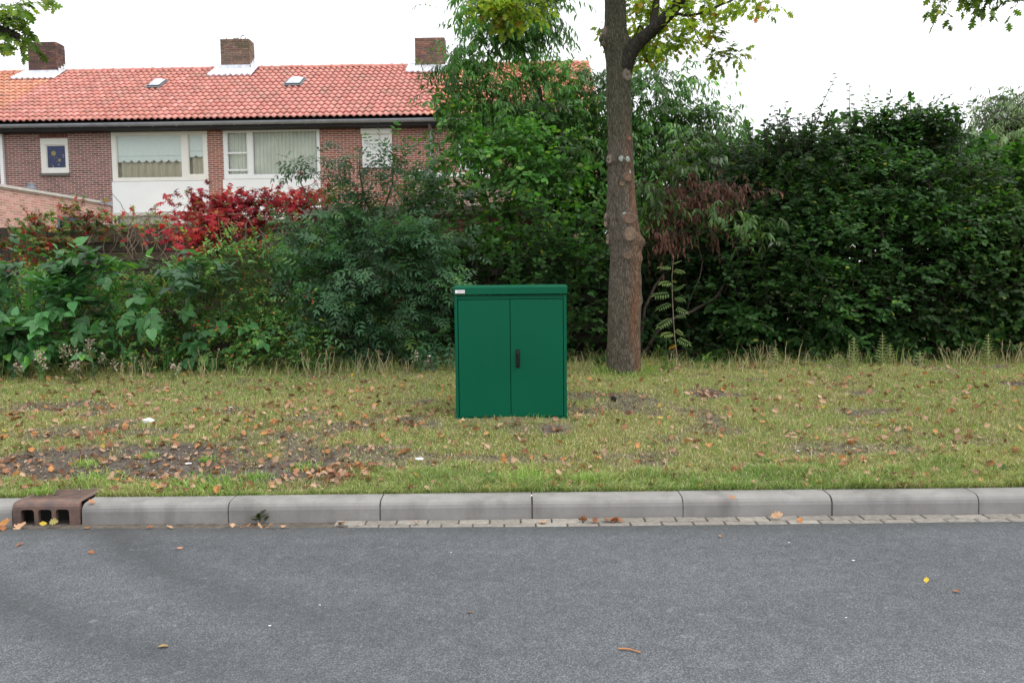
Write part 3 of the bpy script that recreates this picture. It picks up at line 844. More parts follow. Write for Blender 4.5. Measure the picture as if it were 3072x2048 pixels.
skylight(hc, uc, (856, 262), (916, 243))
# flue pipe on house D's roof
uu, ss = RP(1368, 216); p = slope_matrix(uu - ud, ss, .05); fx_, fy_, fz_ = p[0][3], p[1][3], p[2][3]
mb = MB(); zt_ = HF(1368, 160, fy_)[1]
mb.tube([(fx_, fy_, fz_ - .2), (fx_, fy_, fz_ + .22), (fx_, fy_, fz_ + .22)], [.11, .085, .06], 12); mb.tube([(fx_, fy_, fz_ + .1), (fx_, fy_, zt_)], .055, 12)
mb.tube([(fx_, fy_, zt_ - .0), (fx_, fy_, zt_ + .05), (fx_, fy_, zt_ + .12), (fx_, fy_, zt_ + .14)], [.085, .085, .07, .07], 12); mb.build('flue_pipe', M['grey_plastic'], hd)

# brick outbuilding at the left
A = at(-90, 552, 18.9); Bp = at(331, 611, 24.35)
top = A.z * .5 + Bp.z * .5
A2 = Vector((A.x, A.y, .45)); L2 = (Vector((Bp.x, Bp.y, .45)) - A2); wl_ = L2.length; ang = math.atan2(L2.y, L2.x)
ob = thing('brick_outbuilding', 'flat roofed pale pink brick outbuilding joined to the brown house', 'outbuilding', A2, ang)
oz = top - .45
axd = L2.normalized(); ayd = Vector((-axd.y, axd.x, 0))
def OF(px, py):
    d = ray(px, py); nrm = ayd; t = (A2 - CAM).dot(nrm) / d.dot(nrm); p = CAM + d * t - A2
    return p.dot(axd), p.z
wa, wz1 = OF(171, 646); wb, _ = OF(237, 654); _, wz0 = OF(205, 760)
owin = (wa, wb, wz0, wz1); ol = (wa - .02, wb + .02, wz1 + .004, wz1 + .24)
mb = MB()
for q in cells(0, wl_, -.1, oz, [owin, ol]): mb.box(q[0], q[1], .0, .1, q[2], q[3])
wl_o = mb.build('wall', M['mortar'], ob)
bricks(wl_o, lay(0, wl_, 0, oz, [owin, ol]), PAL_G, 300, oz - 1.6, brick_variants([jit(random.choice(PAL_G), .15) for _ in range(8)]))
mb = MB(); n_ = 14
for k in range(n_): a = ol[0] + (ol[1] - ol[0]) * k / n_; mb.box(a, a + (ol[1] - ol[0]) / n_ - .01, -.006, .03, ol[2], ol[3], jit(PAL_G[1], .1))
mb.build('lintel', M['brick'], wl_o, kind='stuff')
frame(ob, owin, [(owin[0] + .1, owin[1] - .1, owin[2] + .1, owin[3] - .13)], M['blue_frame'])
mb = MB(); mb.box(owin[0], owin[1], .14, .15, owin[2], owin[3]); mb.build('window_blind', M['lamella'], ob)
mb = MB(); mb.box(-.3, wl_ - .62, -.06, .28, oz + .002, oz + .07); mb.build('coping', plain('coping', (.50, .48, .45), .7), ob)
mb = MB(); mb.box(wl_ - .6, wl_ + .05, -.05, .3, oz - .02, oz + .075); mb.build('end_flashing', M['zinc'], ob)
mb = MB(); mb.box(-.3, wl_, .12, 4, oz - .3, oz - .22); mb.build('flat_roof', M['dark'], ob)
for (px, pt, pb_, cap) in ((66, 540, 566, 0), (167, 548, 585, 1)):
    # pipes stand on the flat roof, behind the coping
    a0, _ = OF(px, pb_); dist = .75
    base = A2 + axd * a0 + ayd * dist
    Yd = base.y; q = at(px, pt, Yd); xx = (Vector((q.x, q.y, 0)) - A2).dot(axd); zz = q.z - .45
    mb = MB(); yl = dist
    if cap: mb.tube([(xx, yl, oz - .3), (xx, yl, zz - .18)], .07, 12); mb.tube([(xx, yl, zz - .2), (xx, yl, zz - .13), (xx, yl, zz - .1), (xx, yl, zz)], [.13, .13, .09, .075], 12)
    else: mb.tube([(xx, yl, oz - .3), (xx, yl, oz - .05), (xx, yl, zz - .04), (xx, yl, zz - .03), (xx, yl, zz)], [.13, .12, .075, .085, .085], 12)
    mb.build('vent_pipe', M['grey_plastic'], ob)

# extension with white fascia in front of houses C and D
e0, ez = OFz = HF(1236, 533, -2.2)
e1, _ = HF(1640, 528, -2.2)
ext = thing('brick_extension', 'low flat roofed brick extension with white fascia behind the leafy tree', 'extension', HO + HU * e0 + HV * -2.2, -PSI)
we = e1 - e0; ze = HF(1400, 532, -2.2)[1]
mb = MB(); mb.box(0, we, 0, .1, -.1, ze); mb.box(0, .1, .1, 2.15, -.1, ze); wle = mb.build('wall', M['mortar'], ext)
PAL_E = [(.25, .125, .10), (.22, .11, .09), (.28, .14, .115)]
bricks(wle, lay(0, we, 1.4, ze, []), PAL_E, 160, 1.9, brick_variants([jit(random.choice(PAL_E), .12) for _ in range(7)]))
mb = MB(); mb.box(-.06, we, -.06, .08, ze + .002, ze + .12); mb.box(-.06, .02, .08, 2.15, ze + .002, ze + .12); mb.build('fascia', M['white'], ext)
mb = MB(); mb.box(.02, we, .08, 2.15, ze - .02, ze + .06); mb.build('flat_roof', M['dark'], ext)
mb = MB(); mb.tube([(.18, .5, ze), (.18, .5, ze + .18), (.18, .5, ze + .18), (.18, .5, ze + .26), (.18, .5, ze + .28)], [.06, .06, .1, .1, .05], 12); mb.build('vent_pipe', M['white'], ext)

# ------------------------------------------------------------------ green cabinet
cb = at(1367, 1261, 7.1); K = 7.1 / FPX      # metres per pixel at the cabinet
cab = thing('utility_cabinet', 'dark green two-door metal utility cabinet standing on the grass', 'cabinet', (cb.x, 7.1, cb.z))
CW, CH, CD = 339 * K, 404 * K, .42
def cz(py): return (1261 - py) * K
def cx_(px): return (px - 1365.5) * K
lid0 = cz(883)
mb = MB(); e = 10.5 * K
mb.box(.004, e, .0, CD, -.1, lid0 - .003); mb.box(CW - e, CW - .004, .0, CD, -.1, lid0 - .003)
mb.box(e, CW - e, .0, CD, -.1, cz(1252)); mb.box(e, CW - e, .0, CD, cz(895.5), lid0 - .022); mb.box(e, CW - e, .045, CD, cz(1252), cz(895.5))
mb.box(e, CW - e, .012, CD, lid0 - .022, lid0 - .003)
mb.build('cabinet_body', M['green_paint'], cab, bevel=.0025)
mb = MB(); mb.prism([(-.012, lid0 + .005), (-.014, lid0 + .008), (-.014, CH - .010), (-.004, CH), (CD + .012, CH + .012), (CD + .012, lid0 + .005)], 0, -.003, CW + .003)
mb.build('cabinet_lid', M['green_paint'], cab, bevel=.003)
g = .0055; mid = cx_(1533.5)
for k, (a, b_) in enumerate(((e + g, mid - g * .4), (mid + g * .4, CW - e - g))):
    mb = MB(); mb.box(a, b_, -.002, .03, cz(1252) + g * .6, cz(895.5) - g)
    d = mb.build('cabinet_door', M['green_paint'], cab, bevel=.004)
    if k:
        hx0, hx1, hz0, hz1 = cx_(1550), cx_(1561.5), cz(1102), cz(1047)
        mb = MB(); mb.box(hx0, hx1, -.010, -.003, hz0, hz1); mb.prism([(-.010, hz0 + .008), (-.028, hz0 + .014), (-.030, hz1 - .035), (-.022, hz1 - .010), (-.010, hz1 - .004)], 0, hx0 + .006, hx1 - .006)
        mb.build('handle', M['black'], d, bevel=.002)
bx0, bx1, bz0, bz1 = .014, .014 + 29 * K, cz(877), cz(867); fz = -.0175
mb = MB(); mb.box(bx0 - .004, bx1 + .004, fz - .001, fz + .0005, bz0 - .004, bz1 + .004); mb.build('badge_rim', M['black'], cab)
mb = MB(); mb.box(bx0, bx1, fz - .0035, fz - .0015, bz0, bz1); bd = mb.build('badge', M['white'], cab)
tc = bpy.data.curves.new('badge_lettering', 'FONT'); tc.body = 'ESAVA'; tc.size = .021; tc.extrude = .0002; tc.shear = .15
tc.materials.append(plain('magenta_print', (.50, .13, .36), .5))
to = bpy.data.objects.new('badge_text', tc); COL.objects.link(to); bpy.context.view_layer.update()
tm = bpy.data.meshes.new_from_object(to); bpy.data.objects.remove(to)
to = link('badge_lettering', tm, bd); to.rotation_euler = (math.pi / 2, 0, 0); to.location = (bx0 + .020, fz - .0042, bz0 + .0075)

# ------------------------------------------------------------------ leaf shapes
def tpl_ovate(w=.5):
    v = [(0, 0, 0), (.38, w * .5, .06), (.38, -w * .5, .06), (1, 0, -.12), (.5, 0, 0), (.75, w * .32, .0), (.75, -w * .32, .0)]
    f = [(0, 4, 1), (0, 2, 4), (1, 4, 5), (2, 6, 4), (4, 3, 5), (4, 6, 3)]
    return np.array(v), np.array(f)
def tpl_lance(w=.24):
    v = [(0, 0, 0), (.32, w * .5, .0), (.32, -w * .5, .0), (.68, w * .36, -.09), (.68, -w * .36, -.09), (1, 0, -.24)]
    f = [(0, 2, 1), (1, 2, 4), (1, 4, 3), (3, 4, 5)]
    return np.array(v), np.array(f)
def tpl_round(w=.85):
    v = [(0, 0, 0), (.12, w * .3, .04), (.45, w * .5, .06), (.8, w * .33, .0), (1, 0, -.08), (.8, -w * .33, .0), (.45, -w * .5, .06), (.12, -w * .3, .04), (.5, 0, -.02)]
    f = [(8, i, (i + 1) % 8) for i in range(8)]
    return np.array(v), np.array([(a, c, b) for a, b, c in f])
def tpl_heart(w=.72):
    v = [(.02, 0, 0), (-.04, w * .22, .03), (.06, w * .42, .06), (.3, w * .5, .06), (.6, w * .36, .0), (.85, w * .14, -.08), (1.02, 0, -.14)]
    v += [(x, -y, z) for x, y, z in v[1:6]][::-1]
    v.append((.35, 0, -.01)); v.append((.68, 0, -.04))
    n = 12; c0, c1 = 12, 13
    f = [(0, 1, c0), (1, 2, c0), (2, 3, c0), (3, c1, c0), (3, 4, c1), (4, 5, c1), (5, 6, c1), (6, 7, c1), (7, 8, c1), (8, 9, c1), (9, c0, c1), (9, 10, c0), (10, 11, c0), (11, 0, c0)]
    return np.array(v), np.array(f)
def tpl_oak(w=.72, deep=1.0):
    half = [(0, .02), (.10, .06), (.18, .26), (.27, .30), (.30, .12), (.42, .36), (.53, .42), (.55, .15), (.68, .34), (.78, .30), (.80, .12), (.92, .14)]
    half = [(x, y if y > .2 or x < .15 or x > .9 else y + (.26 - y) * (1 - deep)) for x, y in half]
    pts = [(x, y * w / .84, .05 * math.sin(x * 7)) for x, y in half] + [(1, 0, -.05)] + [(x, -y * w / .84, .05 * math.sin(x * 7 + 1)) for x, y in half[::-1]]
    n = len(pts); v = pts + [(.2, 0, 0), (.5, 0, .02), (.8, 0, 0)]
    f = []; cen = [0 if (pts[i][0] + pts[(i + 1) % n][0]) / 2 < .33 else 1 if (pts[i][0] + pts[(i + 1) % n][0]) / 2 < .66 else 2 for i in range(n)]
    for i in range(n):
        j = (i + 1) % n; f.append((i, j, n + cen[i]))
        if cen[i] != cen[j]: f.append((j, n + cen[j], n + cen[i]))
    return np.array(v), np.array(f)
def compose(base, places):
    """several leaflets in one leaf: places = (x, y, angle, scale, tilt)"""
    V, Fa = [], []; bv, bf = base
    for k, (x, y, a, s, t) in enumerate(places):
        c, sn = math.cos(a), math.sin(a); v = bv * s
        q = np.stack([x + v[:, 0] * c - v[:, 1] * sn, y + v[:, 0] * sn + v[:, 1] * c, v[:, 2] + t * v[:, 0]], 1)
        V.append(q); Fa.append(bf + k * len(bv))
    return np.concatenate(V), np.concatenate(Fa)
def tpl_pinnate(pairs, w=.36, ls=.42, spread=1.0):
    pl = []
    for k in range(pairs):
        x = .22 + .62 * k / max(1, pairs - 1)
        s = ls * (1 - .35 * abs(k / max(1, pairs - 1) - .4))
        for sg in (1, -1): pl.append((x, 0, sg * spread, s, -.15))
    pl.append((.86, 0, 0, ls * .9, -.2))
    return compose(tpl_ovate(w), pl)
def tpl_palm(n=5, w=.42):
    return compose(tpl_ovate(w), [(0, 0, (k - (n - 1) / 2) * .78, 1 - .12 * abs(k - (n - 1) / 2), -.12) for k in range(n)])

def unit(a): return a / np.maximum(np.linalg.norm(a, axis=-1, keepdims=True), 1e-9)
def pick_cols(n, pal, jitter=.18):
    w = np.array([p[1] for p in pal], float); idx = rng.choice(len(pal), n, p=w / w.sum())
    c = np.array([p[0] for p in pal])[idx]
    return c * (1 + rng.uniform(-jitter, jitter, (n, 1))) * (1 + rng.uniform(-.06, .06, (n, 3)))
def frames(X, Nn):
    X = unit(X); Y = unit(np.cross(Nn, X)); Z = np.cross(X, Y); return X, Y, Z
def leaves_mesh(name, P, X, Nn, S, tpl, cols, mat):
    v, f = tpl; X, Y, Z = frames(X, Nn)
    V = P[:, None] + S[:, None, None] * (v[None, :, 0:1] * X[:, None] + v[None, :, 1:2] * Y[:, None] + v[None, :, 2:3] * Z[:, None])
    Fa = f[None] + (np.arange(len(P)) * len(v))[:, None, None]
    return npmesh(name, V.reshape(-1, 3), Fa.reshape(-1, 3), mat, np.repeat(cols, len(v), 0))
def leaf_set(root, name, P, X, Nn, S, tpl, pal, mat, nobj=0, front=None, jitter=.22, part='leaf', tint=None):
    """leaves of one plant: the nobj that show largest as parts, the rest joined in one part"""
    n = len(P)
    if tint is None:      # patches of younger and older foliage
        q = fbm(P[:, 0] * 1.0 + P[:, 1] * .6, P[:, 2] * 1.25 - P[:, 1] * .4, 2.6, 77); tint = .45 + 1.15 * np.clip((q - .28) / .46, 0, 1)
    org = np.array(root.location); P = P - org
    pick = np.zeros(n, bool)
    if nobj:
        score = S * (1 if front is None else front) * rng.uniform(.8, 1.2, n)
        pick[np.argsort(-score)[:nobj]] = True
        pc = pick_cols(9, pal, jitter); pc = pc[np.argsort(pc.sum(1))]; var = [npmesh(part, tpl[0], tpl[1], M[mat], c * f_) for c, f_ in zip(pc, np.linspace(.6, 1.5, 9))]
        Xa, Ya, Za = frames(X[pick], Nn[pick])
        for p, a, b_, c, s, tq in zip(P[pick], Xa, Ya, Za, S[pick], tint[pick]):
            o = link(part, var[int(max(0, min(8, (tq - .45) / 1.15 * 7 + random.uniform(-1, 2))))], root); mt = Matrix.Identity(4)
            for i in range(3): mt[i][0], mt[i][1], mt[i][2], mt[i][3] = a[i] * s, b_[i] * s, c[i] * s, p[i]
            o.matrix_basis = mt
    r = ~pick
    if r.any():
        o = link(name, leaves_mesh(name, P[r], X[r], Nn[r], S[r], tpl, pick_cols(int(r.sum()), pal, jitter) * tint[r][:, None], M[mat]), root); o['kind'] = 'stuff'

def blob_list(bl):
    """(px, py, Y, rx px, ry px[, depth m]) -> centres and radii in metres"""
    out = []
    for q in bl:
        px, py, Y, a, b_ = q[:5]; c = at(px, py, Y); k = Y / FPX
        out.append((np.array(c), np.array([a * k, (q[5] if len(q) > 5 and q[5] else min(a, b_) * k * .9), b_ * k]), q[6] if len(q) > 6 else 1.0))
    return out
def shell(bl, n, fill=.2, front=.7, bump=.18, clump=0, crad=.22):
    """points on and in the outer skin of a group of blobs; front-facing and top ones favoured"""
    if clump:      # boughs: flat groups of sprays with gaps between them, and loose filling behind
        nf = int(n * fill); C0, O0 = shell(bl, max(2, int((n - nf) / clump)), .0, front, bump); j = np.repeat(np.arange(len(C0)), clump)
        sz = rng.uniform(.6, 1.4, len(C0))[j]
        P = C0[j] + rng.normal(0, 1, (len(j), 3)) * np.array([1, .8, .38]) * (crad * sz)[:, None]; O = unit(O0[j] + rng.normal(0, .25, (len(j), 3)))
        B = [(c, r * .82, w) for c, r, w in blob_list(bl)]; area = np.array([r[0] * r[2] * w for c, r, w in B]); k = rng.choice(len(B), nf, p=area / area.sum())
        d = unit(rng.normal(size=(nf, 3))); F_ = np.array([b[0] for b in B])[k] + d * np.array([b[1] for b in B])[k] * rng.uniform(.1, 1, (nf, 1)) ** .6
        P = np.concatenate([P, F_]); O = np.concatenate([O, d]); ok = P[:, 2] > zg(P[:, 0], P[:, 1]) + .02
        return P[ok], O[ok]
    BW = blob_list(bl); B = [(c, r) for c, r, w in BW]; area = np.array([w * (r[0] * r[2] + .5 * r[1] * r[2] + .5 * r[0] * r[1]) for c, r, w in BW]); k = rng.choice(len(B), n * 3, p=area / area.sum())
    C = np.array([c for c, r in B])[k]; Rr = np.array([r for c, r in B])[k]
    d = unit(rng.normal(size=(n * 3, 3)))
    flip = (d[:, 1] > .15) & (rng.random(len(d)) < front); d[flip, 1] *= -1
    lump = 1 + bump * (np.sin(d[:, 0] * 5.3 + k * 1.7) * np.sin(d[:, 2] * 6.1 + k * 2.3) + .6 * np.sin(d[:, 0] * 11 + k) * np.sin(d[:, 2] * 12.7 + k * 3.1))
    rad = lump * np.where(rng.random(len(d)) < fill, rng.uniform(.45, .9, len(d)), 1 - np.abs(rng.normal(0, .09, len(d))))
    P = C + d * Rr * rad[:, None]
    keep = np.ones(len(P), bool)
    for j, (c, r) in enumerate(B):
        q = (((P - c) / (r * .72)) ** 2).sum(1) < 1
        keep &= ~(q & (k != j) & (rng.random(len(P)) > .06))
    gz = zg(P[:, 0], P[:, 1]); keep &= P[:, 2] > gz + .02
    idx = np.nonzero(keep)[0][:n]
    return P[idx], unit(d[idx] / Rr[idx])
def sprays(P, out, L, n, size, arr='alt', droop=.3, sag=.25, up=.6, outw=.7, spread=.95, rnd=.35, szj=.25):
    m_ = len(P); Lr = L * rng.uniform(.6, 1.3, m_)
    ax = unit(out * outw + np.array([0, 0, up]) + rng.normal(0, .35, (m_, 3)))
    upn = unit(np.array([0, 0, 1.0]) + rng.normal(0, .25, (m_, 3)) + out * .25)
    B = unit(np.cross(ax, upn)); down = np.array([0, 0, -1.0])
    Ps, Xs, Ns, Ss, Is = [], [], [], [], []
    for k in range(n):
        if arr == 'opp': t = (k // 2 + .6) / ((n + 1) // 2); s = 1 if k % 2 else -1
        else: t = (k + .6) / n; s = 1 if k % 2 else -1
        p = P + ax * (Lr * t)[:, None] + down * (Lr * sag * t * t)[:, None]
        tan = unit(ax + down * 2 * sag * t)
        a = spread * (1 if k < n - 1 else 0.1)
        x = tan * math.cos(a) + B * s * math.sin(a) + down * droop + rng.normal(0, rnd * .6, (m_, 3))
        Ps.append(p); Xs.append(x); Ns.append(upn + out * .35 + rng.normal(0, rnd, (m_, 3))); Ss.append(size * rng.uniform(1 - szj, 1 + szj, m_)); Is.append(np.arange(m_))
    tip = P + ax * Lr[:, None] + down * (Lr * sag)[:, None]; midp = P + ax * (Lr * .5)[:, None] + down * (Lr * sag * .25)[:, None]
    return np.concatenate(Ps), np.concatenate(Xs), np.concatenate(Ns), np.concatenate(Ss), np.concatenate(Is), (P - ax * (Lr * .35)[:, None], midp, tip)
def twig_mesh(root, tw, rad, mat='twig', name='twigs'):
    a, b_, c = [q - np.array(root.location) for q in tw]; n = len(a); V = np.zeros((n, 9, 3)); off = np.array([[0, 0, 1], [.87, 0, -.5], [-.87, 0, -.5]])
    for j, (p, r) in enumerate(((a, rad), (b_, rad * .7), (c, rad * .3))): V[:, j * 3:j * 3 + 3] = p[:, None] + off[None] * r
    f = []
    for j in (0, 3):
        for k in range(3): f.append((j + k, j + (k + 1) % 3, j + (k + 1) % 3 + 3, j + k + 3))
    Fa = np.array(f)[None] + (np.arange(n) * 9)[:, None, None]
    o = link(name, npmesh(name, V.reshape(-1, 3), Fa.reshape(-1, 4), M[mat]), root); o['kind'] = 'stuff'
def base_at(px, Y):
    p = at(px, 900, Y); return (p.x, Y, float(zg(p.x, Y)) - .02)
def curve_pts(p0, p1, n=7, wob=.06, sag=0):
    p0, p1 = Vector(p0), Vector(p1); L = (p1 - p0).length; ph = [random.uniform(0, 6) for _ in range(3)]
    return [p0.lerp(p1, i / n) + Vector((math.sin(i * 1.1 + ph[0]), math.sin(i * .9 + ph[1]), math.sin(i * 1.3 + ph[2]) * .5)) * wob * L * math.sin(math.pi * i / n) + Vector((0, 0, sag * L * math.sin(math.pi * i / n))) for i in range(n + 1)]
def stems(root, ends, r0, mat='twig', name='stem', wob=.05, base_spread=.25):
    org = Vector(root.location)
    for e in ends:
        b_ = org + Vector((random.uniform(-1, 1) * base_spread, random.uniform(-.1, .2), 0)); p = curve_pts(b_, e, 9, wob)
        mb = MB(); mb.tube([q - org for q in p], [r0 * (1 - .75 * i / 9) for i in range(10)], 7); mb.build(name, M[mat], root, smooth=True)

def bush(name, label, cat, basepx, bl, nspray, L, nleaf, size, tpl, pal, mat='leaf', nobj=0, arr='alt', twig=.004, group=None, stem=None, part='leaf', fill=.2, bump=.18, front=.7, clump=9, crad=.2, **kw):
    Y = np.mean([b_[2] for b_ in bl]); root = thing(name, label, cat, base_at(basepx, Y), 0, group)
    P, out = shell(bl, nspray, fill, front, bump, clump, crad); P, X, Nn, S, I, tw = sprays(P, out, L, nleaf, size, arr, **kw)
    fr = np.clip(.3 - out[I][:, 1], .05, 1) * np.clip((P[:, 2] - .3), .2, 1.5)
    inpic = np.abs(P[:, 0] / P[:, 1]) < .62; fr = fr * np.where(inpic, 1, .01) * np.clip(14 - P[:, 1], .5, 9)
    leaf_set(root, 'foliage', P, X, Nn, S, tpl, pal, mat, nobj, fr, part=part)
    if twig: twig_mesh(root, tw, twig)
    for s in stem or []: stems(root, [at(*q) for q in s[1]], s[0])
    return root

G_DARK = [((0.030, 0.086, 0.022), 3), ((0.040, 0.109, 0.028), 3), ((0.056, 0.140, 0.033), 1.5), ((0.099, 0.198, 0.036), .35), ((0.264, 0.280, 0.050), .04)]
G_BLUE = [((0.052, 0.133, 0.061), 3), ((0.074, 0.172, 0.078), 3), ((0.043, 0.108, 0.047), 2), ((0.151, 0.259, 0.076), .25)]
G_MID = [((0.081, 0.217, 0.042), 3), ((0.112, 0.273, 0.052), 2), ((0.058, 0.161, 0.039), 2), ((0.209, 0.321, 0.057), .3)]
G_MIX = [((0.133, 0.273, 0.092), 4), ((0.099, 0.224, 0.075), 3), ((0.216, 0.348, 0.099), 1.4), ((0.431, 0.415, 0.083), .35), ((0.530, 0.083, 0.066), .18), ((0.564, 0.265, 0.083), .18)]
G_WILLOW = [((0.176, 0.270, 0.115), 3), ((0.230, 0.324, 0.135), 2), ((0.135, 0.216, 0.095), 2)]
G_OAK = [((0.260, 0.364, 0.039), 3), ((0.338, 0.416, 0.046), 2), ((0.143, 0.234, 0.039), 1.5), ((0.390, 0.260, 0.039), .25), ((0.442, 0.182, 0.039), .12)]
G_KNOT = [((0.081, 0.224, 0.081), 3), ((0.110, 0.264, 0.110), 3), ((0.064, 0.172, 0.064), 2), ((0.165, 0.363, 0.081), 1)]
RED = [((.42, .034, .052), 3), ((.32, .022, .040), 2.5), ((.19, .018, .032), 1.5), ((.44, .10, .06), 1), ((.36, .16, .05), .35), ((.16, .18, .05), .3)]
REDGREEN = [((.12, .21, .06), 4), ((.20, .28, .07), 2), ((.48, .035, .05), 2.0), ((.36, .13, .05), .8), ((.18, .025, .03), .8), ((.30, .26, .06), .4)]
DEAD = [((.11, .048, .034), 3), ((.085, .036, .028), 2), ((.16, .075, .05), 1)]

# ------------------------------------------------------------------ street tree (oak)
D2F = 3072 / 2352
TY = 9.5
sil = [(-260, 1391, 1437), (-120, 1391, 1436), (0, 1390.5, 1437), (50, 1390, 1439), (70, 1388, 1440), (92, 1387, 1444), (115, 1390, 1449), (140, 1392, 1448), (165, 1394, 1447), (200, 1394, 1448), (240, 1393, 1450), (280, 1395, 1450), (320, 1397, 1452),
       (352, 1397, 1454), (362, 1393, 1454), (374, 1392, 1454), (385, 1397, 1455), (400, 1398, 1456), (430, 1396, 1457), (470, 1393, 1460), (500, 1392, 1464), (530, 1395, 1468), (560, 1398, 1471), (590, 1401, 1471), (625, 1400, 1470), (650, 1399, 1472), (700, 1398, 1472), (760, 1397, 1470),
       (810, 1395.5, 1471.5), (845, 1394.5, 1473), (862, 1393, 1475), (880, 1391, 1477)]
sp_ = [(q[0] * D2F, q[1] * D2F, q[2] * D2F) for q in sil]
oy = np.array([q[0] for q in sp_])
tb = at(1434 * D2F, 862 * D2F, TY)
oak = thing('oak_tree', 'street oak with knobbly scarred trunk standing beside the green cabinet', 'tree', (tb.x, TY, tb.z))
org = Vector(oak.location)
def trunk_at(py):
    """centre and radius of the trunk at a picture row"""
    xl = np.interp(py, oy, [q[1] for q in sp_]); xr = np.interp(py, oy, [q[2] for q in sp_])
    a, b_ = at(xl, py, TY), at(xr, py, TY); return (a + b_) / 2 - org, (b_ - a).length / 2
KN = []     # knobs: px, py (display px), radius px, bulge
for q in [(1436, 178, 10, .2), (1399, 369, 7, .9), (1429, 370, 11, .15), (1437, 411, 9, .3), (1424, 425, 5, .3), (1391, 506, 8, .9), (1440, 505, 14, .3), (1441, 540, 13, .35), (1394, 548, 7, 1.0), (1472, 557, 11, .9), (1438, 590, 11, .4), (1468, 596, 9, .6), (1441, 322, 6, .3), (1390, 92, 12, 1.0), (1443, 96, 8, .7), (1470, 690, 9, .4), (1405, 440, 10, .25), (1462, 640, 10, .2)]:
    KN.append(q)
rows = np.linspace(880 * D2F, -260 * D2F, 300); nseg = 56; V = []; C = []
for py in rows:
    c, r = trunk_at(py)
    for k in range(nseg):
        th = 2 * math.pi * k / nseg; dx, dy = math.sin(th), -math.cos(th)
        rr = r
        px_ = 1536 + (c.x + org.x + dx * r) * FPX / TY; py_ = py + 4
        for (kx, ky, kr, kb) in KN:
            kx, ky, kr = kx * D2F, ky * D2F, kr * D2F * 1.25
            kc, kr0 = trunk_at(ky); sx = (kx - 1536 - 0) * TY / FPX - (kc.x + org.x); sx = max(-.97, min(.97, sx / kr0)); kth = math.asin(sx)
            da = (th - kth + math.pi) % (2 * math.pi) - math.pi
            d2 = (da * r) ** 2 + ((py - ky) * TY / FPX) ** 2; s2 = (kr * TY / FPX) ** 2
            rr += kb * .9 * kr * TY / FPX * math.exp(-d2 / s2)
        rr += r * (.020 * math.sin(th * 3 + py * .006) + .012 * math.sin(th * 7 + py * .013))
        rr += .005 * math.sin(th * 23 + 2.2 * math.sin(py * .021 + th * 2)) + random.uniform(-.0015, .0015)
        V.append((c.x + dx * rr, c.y + dy * rr, c.z))
        stain = max(0, min(1, 1.15 - abs(th - .72 - .18 * math.sin(py * .012)) / .55)) * max(0, min(1, (py - 300) / 260)) * (.55 + .45 * math.sin(py * .025 + th * 6) * .6 + .2)
        stain = max(0, min(1, stain))
        base = np.array([.150, .126, .100]) * (1 - .35 * max(0, min(1, (420 - py) / 420)))  # darker upper trunk: crown shade put into the bark colour, plus algae
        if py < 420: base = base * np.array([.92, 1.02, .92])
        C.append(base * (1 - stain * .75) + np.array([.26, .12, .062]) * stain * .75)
i = np.arange(nseg * 299).reshape(299, nseg); j = np.roll(i, -1, 1)
Fa = np.stack([i, j, j + nseg, i + nseg], -1).reshape(-1, 4)
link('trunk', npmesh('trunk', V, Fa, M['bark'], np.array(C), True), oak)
def on_trunk(dx_, dy_):
    py = dy_ * D2F; c, r = trunk_at(py); x = (dx_ * D2F - 1536) * TY / FPX - org.x - c.x
    x += ROLL * 0
    p = at(dx_ * D2F, py, TY) - org; x = p.x - c.x; x = max(-r * .96, min(r * .96, x)); th = math.asin(x / r)
    n = Vector((math.sin(th), -math.cos(th), 0)); return c, r, n
def scar(dx_, dy_, rx_, ry_, col, rise=.5, name='branch_scar', mat='scar', core=None):
    c, r, n = on_trunk(dx_, dy_); k = D2F * TY / FPX; a, b_ = rx_ * k * 1.15, ry_ * k * 1.15; col = tuple(q * .86 for q in col); out = r * 1.01 + .5 * max([0] + [kb * .9 * kr * k * 1.25 * math.exp(-((kx - dx_) ** 2 + (ky - dy_) ** 2) / (kr * 1.25) ** 2) for kx, ky, kr, kb in KN])
    t = Vector((-n.y, n.x, 0)); z = Vector((0, 0, 1)); vs = [c + n * (out + .006)]; cs = [core or col]; N_ = 18
    for ring, (f, h) in enumerate(((.45, .008), (.82, .006), (1.0, .010), (1.16, -.012), (1.5, -.05))):
        for q in range(N_):
            an = 2 * math.pi * q / N_; w = 1 + .07 * math.sin(an * 3 + dx_) ; vs.append(c + n * (out + h) + t * math.cos(an) * a * f * w + z * math.sin(an) * b_ * f * w)
            cs.append(col if ring < 3 else (.13, .10, .08))
    fs = [(0, 1 + q, 1 + (q + 1) % N_) for q in range(N_)]
    for ring in range(4):
        for q in range(N_): fs.append((1 + ring * N_ + q, 1 + (ring + 1) * N_ + q, 1 + (ring + 1) * N_ + (q + 1) % N_, 1 + ring * N_ + (q + 1) % N_))
    mb = MB()
    mb.v = [tuple(v) for v in vs]; mb.f = fs; mb.c = cs; mb.build(name, M[mat], oak, smooth=True)
TAN, GRY, OCH = (.26, .20, .155), (.23, .19, .15), (.19, .12, .08)
scar(1436, 178, 9.5, 11, (.24, .20, .165), .15, core=(.05, .03, .025)); scar(1399.5, 369, 5, 7.5, (.34, .27, .22), .35); scar(1437, 411, 9, 8.5, OCH, .15, core=(.30, .17, .1)); scar(1424, 426, 4, 4, (.30, .2, .13), .2, core=(.03, .02, .02))
scar(1392, 507, 4.5, 13, (.36, .27, .215), .15); scar(1440, 505, 13, 10, (.19, .12, .085), .05); scar(1441, 541, 11.5, 12.5, (.23, .165, .12), .12, core=(.3, .19, .1)); scar(1395, 549, 4.5, 9, (.42, .29, .24), .4)
